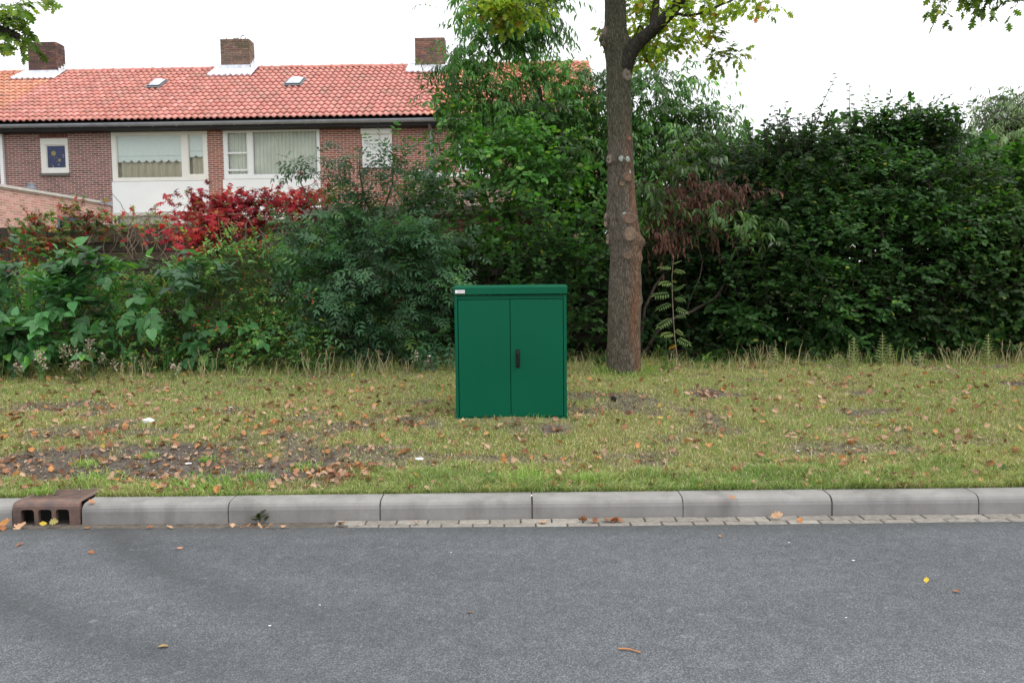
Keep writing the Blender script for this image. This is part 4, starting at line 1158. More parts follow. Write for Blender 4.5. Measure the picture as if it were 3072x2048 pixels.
scar(1437, 588, 9, 7, (.18, .12, .085), .12); scar(1441, 322, 5.5, 4.5, (.26, .12, .07), .1, core=(.4, .28, .17)); scar(1390, 89, 4.5, 15, (.20, .165, .11), .55, core=(.05, .04, .03)); scar(1463, 592, 5, 9, (.22, .115, .065), .25)
def lich(dx_, dy_, rx_, ry_):
    c, r, n = on_trunk(dx_, dy_); k = D2F * TY / FPX; t = Vector((-n.y, n.x, 0)); vs = [c + n * (r * 1.03 + .012)]; N_ = 14
    for q in range(N_):
        an = 2 * math.pi * q / N_; w = random.uniform(.8, 1.1); vs.append(c + n * (r * 1.02 + .004) + t * math.cos(an) * rx_ * k * w + Vector((0, 0, 1)) * math.sin(an) * ry_ * k * w)
    mb = MB(); mb.add(vs, [(0, 1 + q, 1 + (q + 1) % N_) for q in range(N_)]); mb.build('lichen_patch', M['lichen'], oak)
for q in [(1423, 369, 6.5, 7), (1437, 370, 6, 7), (1443, 401, 3, 6.5), (1429, 495, 5, 5)]: lich(*q)
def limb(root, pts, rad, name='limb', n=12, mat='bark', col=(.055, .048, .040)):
    o_ = Vector(root.location); P = [Vector(p) for p in pts]
    # smooth the polyline
    Q, Rr = [], []
    for a in range(len(P) - 1):
        p0, p1, p2, p3 = P[max(a - 1, 0)], P[a], P[a + 1], P[min(a + 2, len(P) - 1)]
        for s in range(6):
            t = s / 6; Q.append(.5 * ((2 * p1) + (p2 - p0) * t + (2 * p0 - 5 * p1 + 4 * p2 - p3) * t * t + (3 * p1 - p0 - 3 * p2 + p3) * t ** 3)); Rr.append(rad[a] * (1 - t) + rad[a + 1] * t)
    Q.append(P[-1]); Rr.append(rad[-1]); mb = MB(); mb.tube([q - o_ for q in Q], Rr, n, col); return mb.build(name, M[mat], root, smooth=True)
kk = D2F * TY / FPX
def dp(x, y, Y=TY): return at(x * D2F, y * D2F, Y)
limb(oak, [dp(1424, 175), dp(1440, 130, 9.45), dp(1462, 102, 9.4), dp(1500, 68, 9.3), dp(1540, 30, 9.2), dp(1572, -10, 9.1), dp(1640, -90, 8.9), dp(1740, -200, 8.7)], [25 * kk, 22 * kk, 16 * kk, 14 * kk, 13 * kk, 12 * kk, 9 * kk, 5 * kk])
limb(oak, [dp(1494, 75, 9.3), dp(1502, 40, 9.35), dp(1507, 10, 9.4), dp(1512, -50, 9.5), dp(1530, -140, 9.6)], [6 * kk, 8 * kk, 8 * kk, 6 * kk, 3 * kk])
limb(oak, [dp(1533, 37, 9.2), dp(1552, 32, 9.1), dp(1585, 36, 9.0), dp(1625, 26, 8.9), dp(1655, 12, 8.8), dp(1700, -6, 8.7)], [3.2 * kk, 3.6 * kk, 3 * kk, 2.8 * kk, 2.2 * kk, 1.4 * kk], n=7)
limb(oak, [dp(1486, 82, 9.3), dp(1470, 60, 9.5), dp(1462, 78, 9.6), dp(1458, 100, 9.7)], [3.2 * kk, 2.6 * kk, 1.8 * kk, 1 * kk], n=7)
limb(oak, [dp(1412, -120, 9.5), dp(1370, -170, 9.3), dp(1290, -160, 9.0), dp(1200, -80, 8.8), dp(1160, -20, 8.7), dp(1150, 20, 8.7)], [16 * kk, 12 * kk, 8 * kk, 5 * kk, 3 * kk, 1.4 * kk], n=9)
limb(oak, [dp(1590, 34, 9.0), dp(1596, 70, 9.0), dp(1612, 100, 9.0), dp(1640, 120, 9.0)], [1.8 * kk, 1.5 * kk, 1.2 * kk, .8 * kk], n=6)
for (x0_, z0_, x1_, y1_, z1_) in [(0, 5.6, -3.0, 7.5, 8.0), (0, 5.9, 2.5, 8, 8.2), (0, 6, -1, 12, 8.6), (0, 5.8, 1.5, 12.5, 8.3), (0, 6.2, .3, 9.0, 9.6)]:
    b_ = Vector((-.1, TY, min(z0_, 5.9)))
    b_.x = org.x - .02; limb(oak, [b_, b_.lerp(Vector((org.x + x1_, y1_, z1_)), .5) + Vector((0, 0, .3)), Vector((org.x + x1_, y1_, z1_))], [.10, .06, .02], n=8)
OAK = tpl_oak(.8)
vis_bl = [(1120 * D2F, 2 * D2F, 8.7, 42 * D2F, 22 * D2F), (1180 * D2F, 8 * D2F, 8.7, 55 * D2F, 30 * D2F), (1225 * D2F, 2 * D2F, 8.8, 40 * D2F, 26 * D2F), (1160 * D2F, 34 * D2F, 8.7, 36 * D2F, 16 * D2F),
          (1478 * D2F, 58 * D2F, 9.7, 34 * D2F, 26 * D2F), (1505 * D2F, 96 * D2F, 9.6, 30 * D2F, 24 * D2F), (1548 * D2F, 88 * D2F, 9.3, 34 * D2F, 26 * D2F), (1468 * D2F, 112 * D2F, 9.9, 22 * D2F, 22 * D2F), (1600 * D2F, 10 * D2F, 9.0, 60 * D2F, 16 * D2F),
          (1618 * D2F, 58 * D2F, 9.0, 20 * D2F, 16 * D2F), (1655 * D2F, 14 * D2F, 8.8, 36 * D2F, 12 * D2F), (1640 * D2F, 92 * D2F, 9.0, 28 * D2F, 13 * D2F), (1678 * D2F, 128 * D2F, 9.0, 18 * D2F, 11 * D2F), (1640 * D2F, 138 * D2F, 9.0, 14 * D2F, 12 * D2F), (1590 * D2F, 62 * D2F, 9.0, 26 * D2F, 14 * D2F), (1510 * D2F, 8 * D2F, 9.5, 50 * D2F, 14 * D2F), (1450 * D2F, 4 * D2F, 9.8, 20 * D2F, 10 * D2F), (1745 * D2F, 4 * D2F, 8.7, 46 * D2F, 12 * D2F),
          (1385 * D2F, 78 * D2F, 9.9, 9 * D2F, 12 * D2F), (1700 * D2F, 8 * D2F, 8.8, 24 * D2F, 10 * D2F)]
P, out = shell(vis_bl, 540, .35, .2, .2)
P, X, Nn, S, I, tw = sprays(P, out, .14, 4, .076, 'alt', droop=.35, sag=.2, up=.0, outw=.8, spread=1.0, rnd=.45)
leaf_set(oak, 'crown', P, X, Nn, S, OAK, G_OAK, 'leaf', 0); twig_mesh(oak, tw, .003)
# crown above the picture, which shades the trunk and the verge
P = rng.normal(size=(1500, 3)); P = unit(P) * (rng.random((1500, 1)) ** .35) * np.array([4.2, 3.6, 2.0]) + np.array([org.x, TY - .3, 8.7]); P = P[P[:, 2] > 7.2]
P, X, Nn, S, I, tw = sprays(P, unit(P - np.array([org.x, TY, 7.5])), .3, 5, .13, 'alt', droop=.3)
leaf_set(oak, 'crown', P, X, Nn, S, OAK, G_OAK, 'leaf', 0)

def side_oak(label, bx, by, bl, limb_pts, n):
    t = thing('oak_tree', label, 'tree', (bx, by, float(zg(bx, by))), 0, None)
    z0 = t.location.z
    limb(t, [(bx, by, z0 - .1), (bx + .05, by, z0 + 1.5), (bx, by, z0 + 3), (bx + .1, by, z0 + 5.5)], [.25, .19, .17, .12], 'trunk', col=(.15, .125, .1))
    limb(t, [(bx, by, z0 + 2.9)] + limb_pts, [.09] + [.07 * (1 - i / len(limb_pts)) + .005 for i in range(len(limb_pts))], n=8)
    P, out = shell(bl, n, .3, .2, .2); P, X, Nn, S, I, tw = sprays(P, out, .13, 4, .08, 'alt', droop=.3, sag=.2, up=0, outw=.8, spread=1.0, rnd=.4)
    leaf_set(t, 'crown', P, X, Nn, S, OAK, [((.13, .21, .04), 3), ((.18, .26, .04), 2), ((.08, .14, .03), 2), ((.26, .30, .05), .5)], 'leaf', 0); twig_mesh(t, tw, .003)
    P = unit(rng.normal(size=(350, 3))) * np.array([2.2, 2.2, 1.4]) + np.array([bx, by, z0 + 5.6]); P, X, Nn, S, I, tw = sprays(P, unit(P - np.array([bx, by, z0 + 4.5])), .3, 5, .13)
    leaf_set(t, 'crown', P, X, Nn, S, OAK, G_OAK, 'leaf', 0)
side_oak('oak whose leafy branch hangs into the top left corner', -6.6, 7.6, [(20, 20, 6.6, 60, 26), (45, 55, 6.6, 26, 14), (22, 95, 6.6, 40, 20), (70, 110, 6.6, 26, 14), (10, 135, 6.6, 22, 26), (-60, 60, 6.6, 60, 80), (110, 0, 6.6, 40, 10)],
         [at(-500, 60, 7.2), at(-200, 40, 6.8), at(0, 90, 6.6), at(60, 112, 6.6)], 95)
side_oak('oak whose leaf tips dangle into the top right corner', 6.9, 7.4, [(2830, 4, 7.0, 36, 24), (2960, 8, 7.0, 22, 22), (2985, 34, 7.0, 8, 8), (2900, -50, 7.0, 110, 30), (3060, -6, 7.0, 20, 10)],
         [at(3400, -180, 7.2), at(3150, -110, 7.1), at(2950, -50, 7.0), at(2820, -30, 7.0)], 60)

# ------------------------------------------------------------------ trees and shrubs behind the verge
bush('broadleaf_tree', 'tall tree with long drooping leaves behind the oak trunk, hiding the roof end', 'tree', 1760,
     [(1690, 260, 13.4, 90, 50, 0, .5), (1500, 15, 13.5, 110, 60, 0, 1.2), (1610, 20, 13.6, 50, 70, 0, 1.1), (1480, 70, 13.5, 95, 90, 0, 1.1), (1590, 40, 13.6, 70, 70, 0, 1.0), (1420, 190, 13.4, 70, 90, 0, .6), (1520, 200, 13.6, 110, 80, 0, .6), (1590, 150, 13.6, 50, 70, 0, .4), (1430, 300, 13.2, 110, 60), (1600, 330, 13.6, 150, 100), (1470, 400, 13.2, 150, 80), (1740, 290, 13.8, 70, 100, 0, .45), (1790, 330, 13.6, 90, 120), (1950, 290, 13.8, 110, 100, 0, .8), (2040, 240, 13.8, 50, 40, 0, .7), (2020, 350, 13.8, 90, 60, 0, 1.2), (1960, 430, 13.5, 150, 90), (1700, 460, 13.2, 140, 100), (1860, 540, 13.0, 130, 90), (2090, 470, 13.4, 120, 60), (2200, 520, 13, 80, 50), (1950, 600, 12.6, 90, 60), (1600, 470, 13.2, 120, 60), (2130, 360, 13.8, 60, 30)],
     4300, .30, 7, .12, tpl_lance(.28), G_MID, 'leaf_gloss', 200, 'alt', .003, droop=.75, sag=.35, up=.05, outw=.7, spread=.8, fill=.3, bump=.28, front=.45,
     stem=[(.10, [(1620, 280, 13.5), (1540, 60, 13.5)]), (.05, [(1420, 250, 13.3), (1960, 330, 13.6), (2050, 420, 13.4), (1830, 330, 13.6)])])
bush('peach_branch_shrub', 'drooping long-leaved branches reaching right of the oak trunk', 'shrub', 1930,
     [(2170, 630, 10.5, 60, 18), (2260, 690, 10.4, 60, 24), (2310, 730, 10.4, 34, 22), (1960, 560, 10.6, 50, 50), (1930, 640, 10.6, 40, 40), (2030, 500, 11.0, 60, 40)], 130, .26, 7, .12, tpl_lance(.27), [((.075, .15, .04), 3), ((.10, .18, .05), 2), ((.05, .11, .03), 2)], 'leaf_gloss', 60, 'alt', .003, droop=.7, sag=.4, up=.1, outw=.6, spread=.8, fill=.4,
     stem=[(.03, [(2060, 600, 11.3), (2290, 720, 10.9)])])
bush('withered_branch', 'dead branch with hanging brown leaves between trunk and dark hedge', 'branch', 2050,
     [(2080, 570, 10.9, 120, 40), (2200, 580, 10.9, 60, 34), (2020, 640, 10.8, 80, 50), (2010, 700, 10.7, 70, 44), (2120, 670, 10.8, 60, 44)], 260, .25, 6, .085, tpl_lance(.3), DEAD, 'dry_leaf', 0, 'alt', .004, droop=1.3, sag=.3, up=-.1, outw=.5, spread=.6, fill=.5,
     stem=[(.011, [(1930, 510, 10.9), (2260, 600, 10.9), (2100, 640, 10.8)])])
bush('hazel_shrub', 'broad-leaved shrub with arching sparse branches in front of the brick extension', 'shrub', 1480,
     [(1330, 330, 12.8, 40, 40), (1320, 420, 12.6, 50, 50), (1370, 480, 12.5, 90, 40), (1480, 460, 12.4, 90, 50), (1600, 430, 12.4, 80, 60), (1560, 520, 12.2, 100, 50), (1420, 560, 12.2, 90, 40), (1340, 610, 12.0, 70, 60), (1640, 600, 12, 110, 70), (1700, 520, 12.2, 60, 70), (1760, 660, 11.8, 90, 90), (1600, 640, 11.6, 90, 40), (1440, 660, 11.6, 100, 40), (1480, 730, 11.4, 80, 50)],
     620, .34, 7, .085, tpl_round(.85), G_MID, 'leaf_gloss', 220, 'alt', .004, droop=.2, sag=.15, up=.25, outw=.8, spread=1.1, fill=.35, bump=.3,
     stem=[(.035, [(1510, 520, 12.2), (1440, 470, 12.4), (1600, 460, 12.3), (1700, 580, 12)])])
ELDER = tpl_pinnate(3, .36, .42, .95)
bush('elder_shrub', 'dark elder shrub with arching compound leaves left of the green cabinet', 'shrub', 1180,
     [(900, 540, 11.4, 60, 18, 0, .28), (990, 510, 11.4, 90, 24, 0, .28), (1080, 450, 11.4, 60, 30, 0, .28), (1130, 490, 11.4, 80, 50, 0, .28), (1190, 440, 11.4, 60, 30, 0, .28), (1060, 560, 11.3, 70, 40, 0, .28), (1180, 580, 11.2, 110, 70, 0, .28), (1080, 660, 11.0, 110, 50), (1220, 690, 10.9, 130, 90), (1040, 740, 10.7, 110, 70), (1150, 830, 10.5, 150, 110), (1270, 850, 10.4, 110, 130), (1020, 850, 10.5, 60, 80), (1300, 960, 10.3, 80, 90), (1180, 960, 10.5, 130, 70)],
     880, .32, 4, .20, ELDER, G_BLUE, 'leaf_gloss', 260, 'opp', .002, droop=.25, sag=.2, up=.3, outw=.9, spread=.95, fill=.25, bump=.25, part='compound_leaf',
     stem=[(.035, [(900, 545, 11.4), (1080, 450, 11.4), (1180, 480, 11.4), (1230, 700, 11)])])
bush('undergrowth_shrub', 'dark round-leaved undergrowth behind the green cabinet', 'shrub', 1560,
     [(1480, 860, 11.2, 170, 110), (1650, 860, 11.0, 130, 110), (1760, 780, 11.0, 90, 90), (1700, 980, 10.8, 130, 100), (1420, 980, 10.8, 120, 100), (1560, 760, 11.3, 150, 70), (1560, 980, 11, 120, 110), (1730, 700, 11, 80, 40)],
     1050, .26, 6, .072, tpl_round(.8), G_DARK, 'leaf', 120, 'alt', .003, droop=.2, fill=.3, bump=.3)
bush('ivy_thicket', 'dark leafy thicket between the oak trunk and the tall hedge', 'shrub', 2080,
     [(1980, 760, 11.4, 120, 90), (2100, 820, 11.5, 130, 100), (1960, 900, 11.2, 110, 110), (2100, 960, 11.2, 140, 110), (2000, 1030, 10.9, 140, 60), (2200, 900, 11.5, 120, 120), (2200, 760, 11.8, 100, 90), (1900, 820, 11.4, 60, 200), (2050, 680, 12.1, 130, 60), (2000, 570, 12.4, 130, 70), (2200, 640, 12.3, 120, 70)],
     1500, .24, 6, .07, tpl_round(.85), [((.016, .046, .014), 3), ((.022, .058, .017), 2), ((.032, .078, .02), 1), ((.10, .10, .02), .1)], 'leaf', 0, 'alt', .003, droop=.2, fill=.3, bump=.3)
hz = dict(L=.26, nleaf=8, size=.066, tpl=tpl_round(.74), mat='leaf', arr='alt', twig=.004, droop=.28, sag=.2, up=.25, outw=.9, spread=1.0, fill=.22, bump=.26)
bush('hedge_shrub', 'dark hedge shrub with a yellowing sprig, first to the right of the oak', 'shrub', 2230,
     bl=[(2330, 450, 12.3, 34, 70, 0, 1.1), (2395, 470, 12.2, 26, 50, 0, 1.1), (2240, 505, 12.4, 26, 50, 0, 1.1), (2140, 520, 12.4, 24, 50, 0, 1.1), (2180, 535, 12.5, 130, 60), (2330, 525, 12.0, 120, 70), (2250, 655, 12.1, 160, 110), (2400, 675, 11.4, 140, 120), (2300, 790, 11.2, 170, 110), (2240, 930, 11.0, 130, 120), (2400, 930, 10.8, 150, 130), (2330, 1050, 10.7, 200, 80), (2100, 555, 12.6, 70, 40)], nspray=3600, pal=G_DARK, nobj=160,
     stem=[(.03, [(2300, 560, 11.7), (2200, 640, 11.6), (2400, 640, 11.4)])], group='dark hedge shrubs along the back of the verge', **hz)
bush('hedge_shrub', 'tallest dark hedge shrub with upright shoots against the sky', 'shrub', 2600,
     bl=[(2480, 435, 11.8, 34, 60, 0, 1.1), (2600, 405, 11.8, 38, 70, 0, 1.1), (2690, 400, 11.8, 30, 55, 0, 1.1), (2800, 410, 11.7, 38, 75, 0, 1.1), (2440, 485, 11.8, 90, 60), (2560, 475, 11.8, 120, 60), (2700, 445, 11.8, 110, 60), (2790, 455, 11.7, 70, 60), (2560, 615, 11.4, 160, 110), (2720, 615, 11.3, 160, 130), (2600, 750, 11.0, 180, 130), (2760, 770, 11.0, 150, 140), (2580, 930, 10.8, 150, 130), (2720, 960, 10.7, 160, 120), (2640, 1060, 10.6, 190, 60)], nspray=4200, pal=G_DARK, nobj=200,
     stem=[(.03, [(2600, 500, 11.5), (2700, 450, 11.5), (2780, 560, 11.4)])], group='dark hedge shrubs along the back of the verge', **hz)
bush('hedge_shrub', 'dark hedge shrub at the right picture edge below the pale willow', 'shrub', 2990,
     bl=[(2880, 575, 11.8, 90, 60), (2990, 595, 11.6, 120, 70), (3100, 615, 11.5, 120, 90), (2900, 690, 11.2, 140, 110), (3060, 730, 11.0, 160, 130), (2900, 870, 10.9, 140, 130), (3060, 910, 10.7, 150, 130), (2960, 1030, 10.6, 180, 80), (3130, 1040, 10.5, 120, 80), (3300, 640, 11.3, 170, 130), (3300, 860, 10.9, 170, 150), (3320, 1030, 10.6, 170, 80), (3560, 660, 11.3, 170, 130), (3560, 860, 10.9, 170, 150), (3560, 1030, 10.6, 170, 80)], nspray=5600, pal=[((.03, .085, .02), 3), ((.042, .11, .025), 3), ((.075, .15, .03), 1.2), ((.12, .18, .035), .5)], nobj=140,
     stem=[(.03, [(2950, 640, 11.4), (3060, 700, 11.2)])], group='dark hedge shrubs along the back of the verge', **hz)
bush('far_thicket', 'dark thicket standing behind the tall hedge', 'thicket', 2500,
     [(2000, 620, 14.5, 200, 110), (2250, 560, 14.5, 200, 110), (2500, 540, 14.5, 200, 130), (2750, 520, 14.5, 200, 140), (3000, 600, 14.5, 220, 110), (2150, 800, 14, 300, 160), (2500, 800, 14, 300, 200), (2850, 800, 14, 300, 200), (1750, 760, 14, 200, 120), (1800, 560, 14.6, 120, 130), (1660, 600, 14.4, 90, 90)],
     2800, .4, 7, .15, tpl_round(.8), G_DARK, 'leaf', 0, 'alt', .004, droop=.3, fill=.5, bump=.2, clump=0)
# upright shoots of the hedge
hs = thing('hedge_shoots', 'thin upright leafy shoots rising out of the dark hedge into the sky', 'shoots', base_at(2560, 11.8))
PP, XX, NN, SS = [], [], [], []
cont = [(2080, 480), (2200, 440), (2300, 405), (2400, 390), (2500, 380), (2600, 362), (2700, 355), (2800, 360), (2860, 425), (2950, 470), (3080, 460)]
more_shoots = []
for q in range(64):
    x_ = random.uniform(2090, 2860 if q % 6 else 3060); y_ = float(np.interp(x_, [c[0] for c in cont], [c[1] for c in cont])); h_ = random.uniform(10, 62); more_shoots.append((x_, y_ + 30, x_ + random.gauss(0, 14), y_ - h_, random.randint(7, 13)))
for (x0_, y0_, x1_, y1_, n_) in more_shoots + [(2440, 340, 2508, 222, 15), (2555, 360, 2548, 250, 13), (2620, 330, 2618, 318, 4), (2735, 360, 2732, 286, 9), (2790, 380, 2788, 318, 10), (2345, 400, 2320, 318, 9), (2310, 420, 2290, 360, 8), (2190, 420, 2195, 330, 8), (2260, 440, 2258, 372, 7), (2380, 390, 2355, 308, 8), (2480, 400, 2485, 345, 8), (2580, 400, 2560, 312, 10), (2640, 390, 2622, 325, 9), (2690, 400, 2684, 352, 7), (2815, 420, 2812, 330, 9), (2410, 420, 2398, 345, 8), (2870, 470, 2885, 420, 7), (2520, 420, 2510, 350, 8), (2140, 470, 2130, 390, 6), (2030, 470, 2120, 350, 9), (2760, 400, 2764, 340, 8)]:
    a, b_ = at(x0_, y0_ + 50, 11.8), at(x1_, y1_, 11.8)
    mb = MB(); pts = [q - Vector(hs.location) for q in curve_pts(a, b_, 6, .02)]; mb.tube(pts, [.009 - .001 * i for i in range(7)], 5); mb.build('shoot', M['twig'], hs)
    for k in range(n_):
        t = (k + 1) / n_; p = a.lerp(b_, t); s = 1 if k % 2 else -1
        PP.append(p); XX.append((s * .8 + random.uniform(-.3, .3), random.uniform(-.6, .3), random.uniform(-.5, .3))); NN.append((random.uniform(-.4, .4), -.6, .7)); SS.append(random.uniform(.055, .095) * (1.1 - .4 * t))
leaf_set(hs, 'foliage', np.array(PP), np.array(XX), np.array(NN), np.array(SS), tpl_round(.75), G_DARK, 'leaf', len(PP))
bush('willow_tree', 'pale green feathery willow beyond the hedge at the right edge', 'tree', 3080,
     [(3010, 400, 16.5, 90, 80), (3070, 360, 16.5, 80, 70), (2980, 480, 16.2, 90, 60), (3060, 480, 16, 110, 110), (3150, 420, 16.5, 110, 120), (3050, 590, 16, 100, 90), (2950, 420, 16.6, 40, 30)], 2400, .55, 10, .12, tpl_lance(.2), G_WILLOW, 'leaf_matt', 0, 'alt', .003, droop=.8, sag=.5, up=.1, fill=.3,
     stem=[(.09, [(3090, 420, 16.5), (3020, 420, 16.5)])])

# left part: mixed shrub, creeper, knotweed, fence
bush('small_leaved_shrub', 'mixed small-leaved shrub with yellow and red leaves in front of the creeper', 'shrub', 700,
     [(560, 860, 10.9, 160, 80), (720, 800, 10.9, 140, 70), (860, 780, 11.0, 110, 70), (820, 880, 10.7, 130, 90), (660, 920, 10.6, 150, 90), (500, 960, 10.5, 140, 90), (820, 1000, 10.4, 130, 80), (660, 1040, 10.3, 150, 60), (480, 1050, 10.3, 120, 50), (200, 930, 11.2, 170, 120), (50, 960, 11.2, 120, 120), (300, 1085, 10.25, 130, 34), (520, 1095, 10.2, 130, 30), (720, 1095, 10.2, 130, 30), (930, 1085, 10.2, 110, 36), (-260, 930, 10.8, 200, 130), (-560, 940, 10.8, 200, 130), (930, 960, 10.5, 80, 90), (940, 840, 10.8, 70, 80), (380, 900, 10.9, 80, 100), (900, 1050, 10.3, 100, 40)],
     5600, .18, 8, .05, tpl_ovate(.52), G_MIX, 'leaf', 0, 'alt', .0015, droop=.15, fill=.42, bump=.3)
bush('virginia_creeper', 'crimson creeper mounded over the shed roof and fence', 'creeper', 720,
     [(620, 630, 12.0, 60, 34), (700, 614, 12.0, 80, 28), (790, 606, 12.0, 90, 22), (890, 598, 12.0, 90, 13), (980, 592, 12.0, 50, 10), (640, 690, 11.7, 100, 46), (760, 660, 11.8, 100, 30), (590, 740, 11.4, 50, 36, 0, .6), (680, 744, 11.4, 70, 30, 0, .6), (870, 624, 11.9, 60, 16)],
     950, .10, 4, .06, tpl_palm(5, .36), RED, 'leaf_matt', 200, 'alt', .003, droop=.5, fill=.25, bump=.2, part='palmate_leaf')
bush('virginia_creeper', 'thin red and green creeper over the left end of the fence', 'creeper', 220,
     [(130, 660, 12.2, 40, 24), (190, 720, 12.0, 80, 40), (270, 660, 12.2, 60, 26), (330, 684, 12.3, 60, 12), (100, 740, 11.8, 60, 50), (430, 682, 12.4, 50, 10, 0, .5), (500, 680, 12.4, 40, 10, 0, .5), (90, 700, 12, 24, 40)],
     420, .13, 4, .055, tpl_palm(5, .42), REDGREEN, 'leaf_matt', 90, 'alt', .003, droop=.4, fill=.25, bump=.2, part='palmate_leaf')
# bare creeper stems on the fence
bs = thing('creeper_stems', 'bare tangled grey-brown creeper stems hanging on the dark fence', 'creeper', base_at(500, 12.2))
for k in range(150):
    x = random.choice([random.uniform(270, 560), random.uniform(560, 900), random.uniform(620, 820)]); y = random.uniform(640, 700) if x < 560 else random.uniform(640, 760)
    Yq = 12.25 if x < 560 else random.uniform(11.5, 11.9); p = at(x, y, Yq); pts = [p]; d = Vector((random.uniform(-1, 1), random.uniform(-.2, .05), random.uniform(-.9, .5))).normalized()
    for q in range(7):
        d = (d + Vector((random.uniform(-.5, .5), random.uniform(-.12, .1), random.uniform(-.55, .25)))).normalized(); pts.append(pts[-1] + d * .07)
    mb = MB() if k % 12 == 0 else mb
    mb.tube([q - Vector(bs.location) for q in pts], [.007 - .0005 * i for i in range(8)], 5)
    if k % 12 == 11: mb.build('stem_tangle', M['pale_twig'], bs, kind='stuff')
# knotweed: every large leaf is a leaf of its own
HEART = tpl_heart(.74)
kw = bush('knotweed', 'knotweed clump with large heart-shaped leaves at the left edge', 'plant', 120,
     [(40, 845, 10.2, 100, 50), (160, 835, 10.3, 110, 50), (60, 925, 10.0, 120, 70), (180, 935, 10.1, 110, 60), (110, 980, 9.9, 140, 60), (40, 1050, 9.8, 120, 40), (260, 980, 9.9, 60, 30), (150, 1070, 9.8, 110, 30), (-60, 930, 10, 90, 120), (300, 1070, 9.8, 50, 20)],
     230, .30, 6, .135, HEART, G_KNOT, 'leaf_gloss', 240, 'alt', .005, droop=.35, sag=.2, up=.15, outw=1.0, spread=1.0, fill=.25, rnd=.3)
bush('knotweed', 'arching knotweed stems with heart-shaped leaves below the bare fence', 'plant', 400,
     [(300, 835, 10.3, 70, 36), (380, 815, 10.3, 90, 36), (470, 805, 10.3, 80, 24), (400, 885, 10.2, 100, 30), (470, 925, 10.2, 60, 24), (330, 905, 10.3, 50, 40)],
     72, .30, 6, .135, HEART, G_KNOT, 'leaf_gloss', 200, 'alt', .005, droop=.35, sag=.25, up=.15, outw=1.0, spread=1.0, fill=.25, rnd=.3, stem=[(.012, [(520, 745, 10.3), (380, 790, 10.3)])])
bush('knotweed', 'single knotweed spray nodding right below the red creeper mound', 'plant', 560,
     [(600, 790, 10.1, 50, 14), (600, 830, 10.0, 70, 22), (630, 880, 10.0, 60, 26), (660, 905, 9.9, 30, 16)], 24, .28, 6, .13, HEART, [((.065, .14, .07), 3), ((.05, .115, .06), 2)], 'leaf_gloss', 120, 'alt', .005, droop=.35, sag=.3, up=.1, outw=.9, fill=.3, rnd=.25, stem=[(.010, [(600, 790, 10.1), (650, 890, 10)])])
bush('knotweed', 'small knotweed sprig low in the dark foliage', 'plant', 600, [(600, 1040, 10.1, 36, 24)], 6, .24, 5, .14, HEART, G_KNOT, 'leaf_gloss', 30, 'alt', .004, droop=.5, sag=.3, up=0, outw=.9, fill=.3, rnd=.2)

# fences and shed behind the shrubs
def board_fence(name, label, a, b_, ztop, nb, hb_, vert, pal, gap=.012, arch=0, zbot=None):
    a, b_ = Vector(a), Vector(b_); L = (b_ - a); ln = math.hypot(L.x, L.y); f = thing(name, label, 'fence', (a.x, a.y, float(zg(a.x, a.y))), math.atan2(L.y, L.x)); z0 = f.location.z
    H = ztop - z0
    if vert:
        n = int(ln / vert)
        for k in range(n):
            t = (k + .5) / n; h = H - arch * (1 - math.sin(math.pi * (.15 + .5 * t))) ; mb = MB(); mb.box(-vert / 2 + .004, vert / 2 - .004, -.01 + .004 * (k % 2), .012 + .004 * (k % 2), 0, h, jit(random.choice(pal), .25)); o = mb.build('board', M['wood'], f); o.location = ((k + .5) * vert, 0, 0)
    else:
        for k in range(nb):
            zt = H - k * (hb_ + gap); x = 0
            while x < ln - .02:
                w = min(1.8, ln - x); mb = MB(); mb.box(.004, w - .004, -.012, .012, zt - hb_, zt, jit(random.choice(pal), .25)); o = mb.build('board', M['wood'], f); o.location = (x, random.uniform(-.006, .006), 0); x += 1.8
    k = 0
    while k * 1.8 < ln + .1: mb = MB(); mb.box(-.04, .04, .02, .10, -.1, H + .04, (.10, .08, .062)); o = mb.build('post', M['wood'], f); o.location = (k * 1.8, 0, 0); k += 1
    mb = MB(); mb.box(0, ln, .10, .11, 0, H - .1, (.03, .025, .02)); mb.build('backing', M['wood'], f)
    return f
WOODP = [(.105, .082, .062), (.085, .066, .05), (.125, .10, .075)]
p0 = at(256, 675, 12.6); p1 = at(1110, 672, 12.6)
board_fence('board_fence', 'weathered horizontal board fence overgrown with bare creeper stems', p0, p1, p0.z, 10, .13, 0, WOODP)
p0 = at(-260, 720, 12.3); p1 = at(250, 694, 12.5); pt = at(120, 690, 12.4)
board_fence('panel_fence', 'dark vertical board fence panel with arched top at the left edge', p0, p1, pt.z + .05, 0, 0, .115, [(.055, .045, .036), (.07, .055, .042), (.045, .036, .03)], arch=.3)
p0 = at(1230, 724, 13.2); p1 = at(2300, 712, 13.2)
board_fence('slat_fence', 'dark horizontal slat fence with wide gaps behind the shrubs', p0, p1, p0.z, 8, .115, 0, [(.062, .05, .042), (.052, .044, .038)], gap=.11)
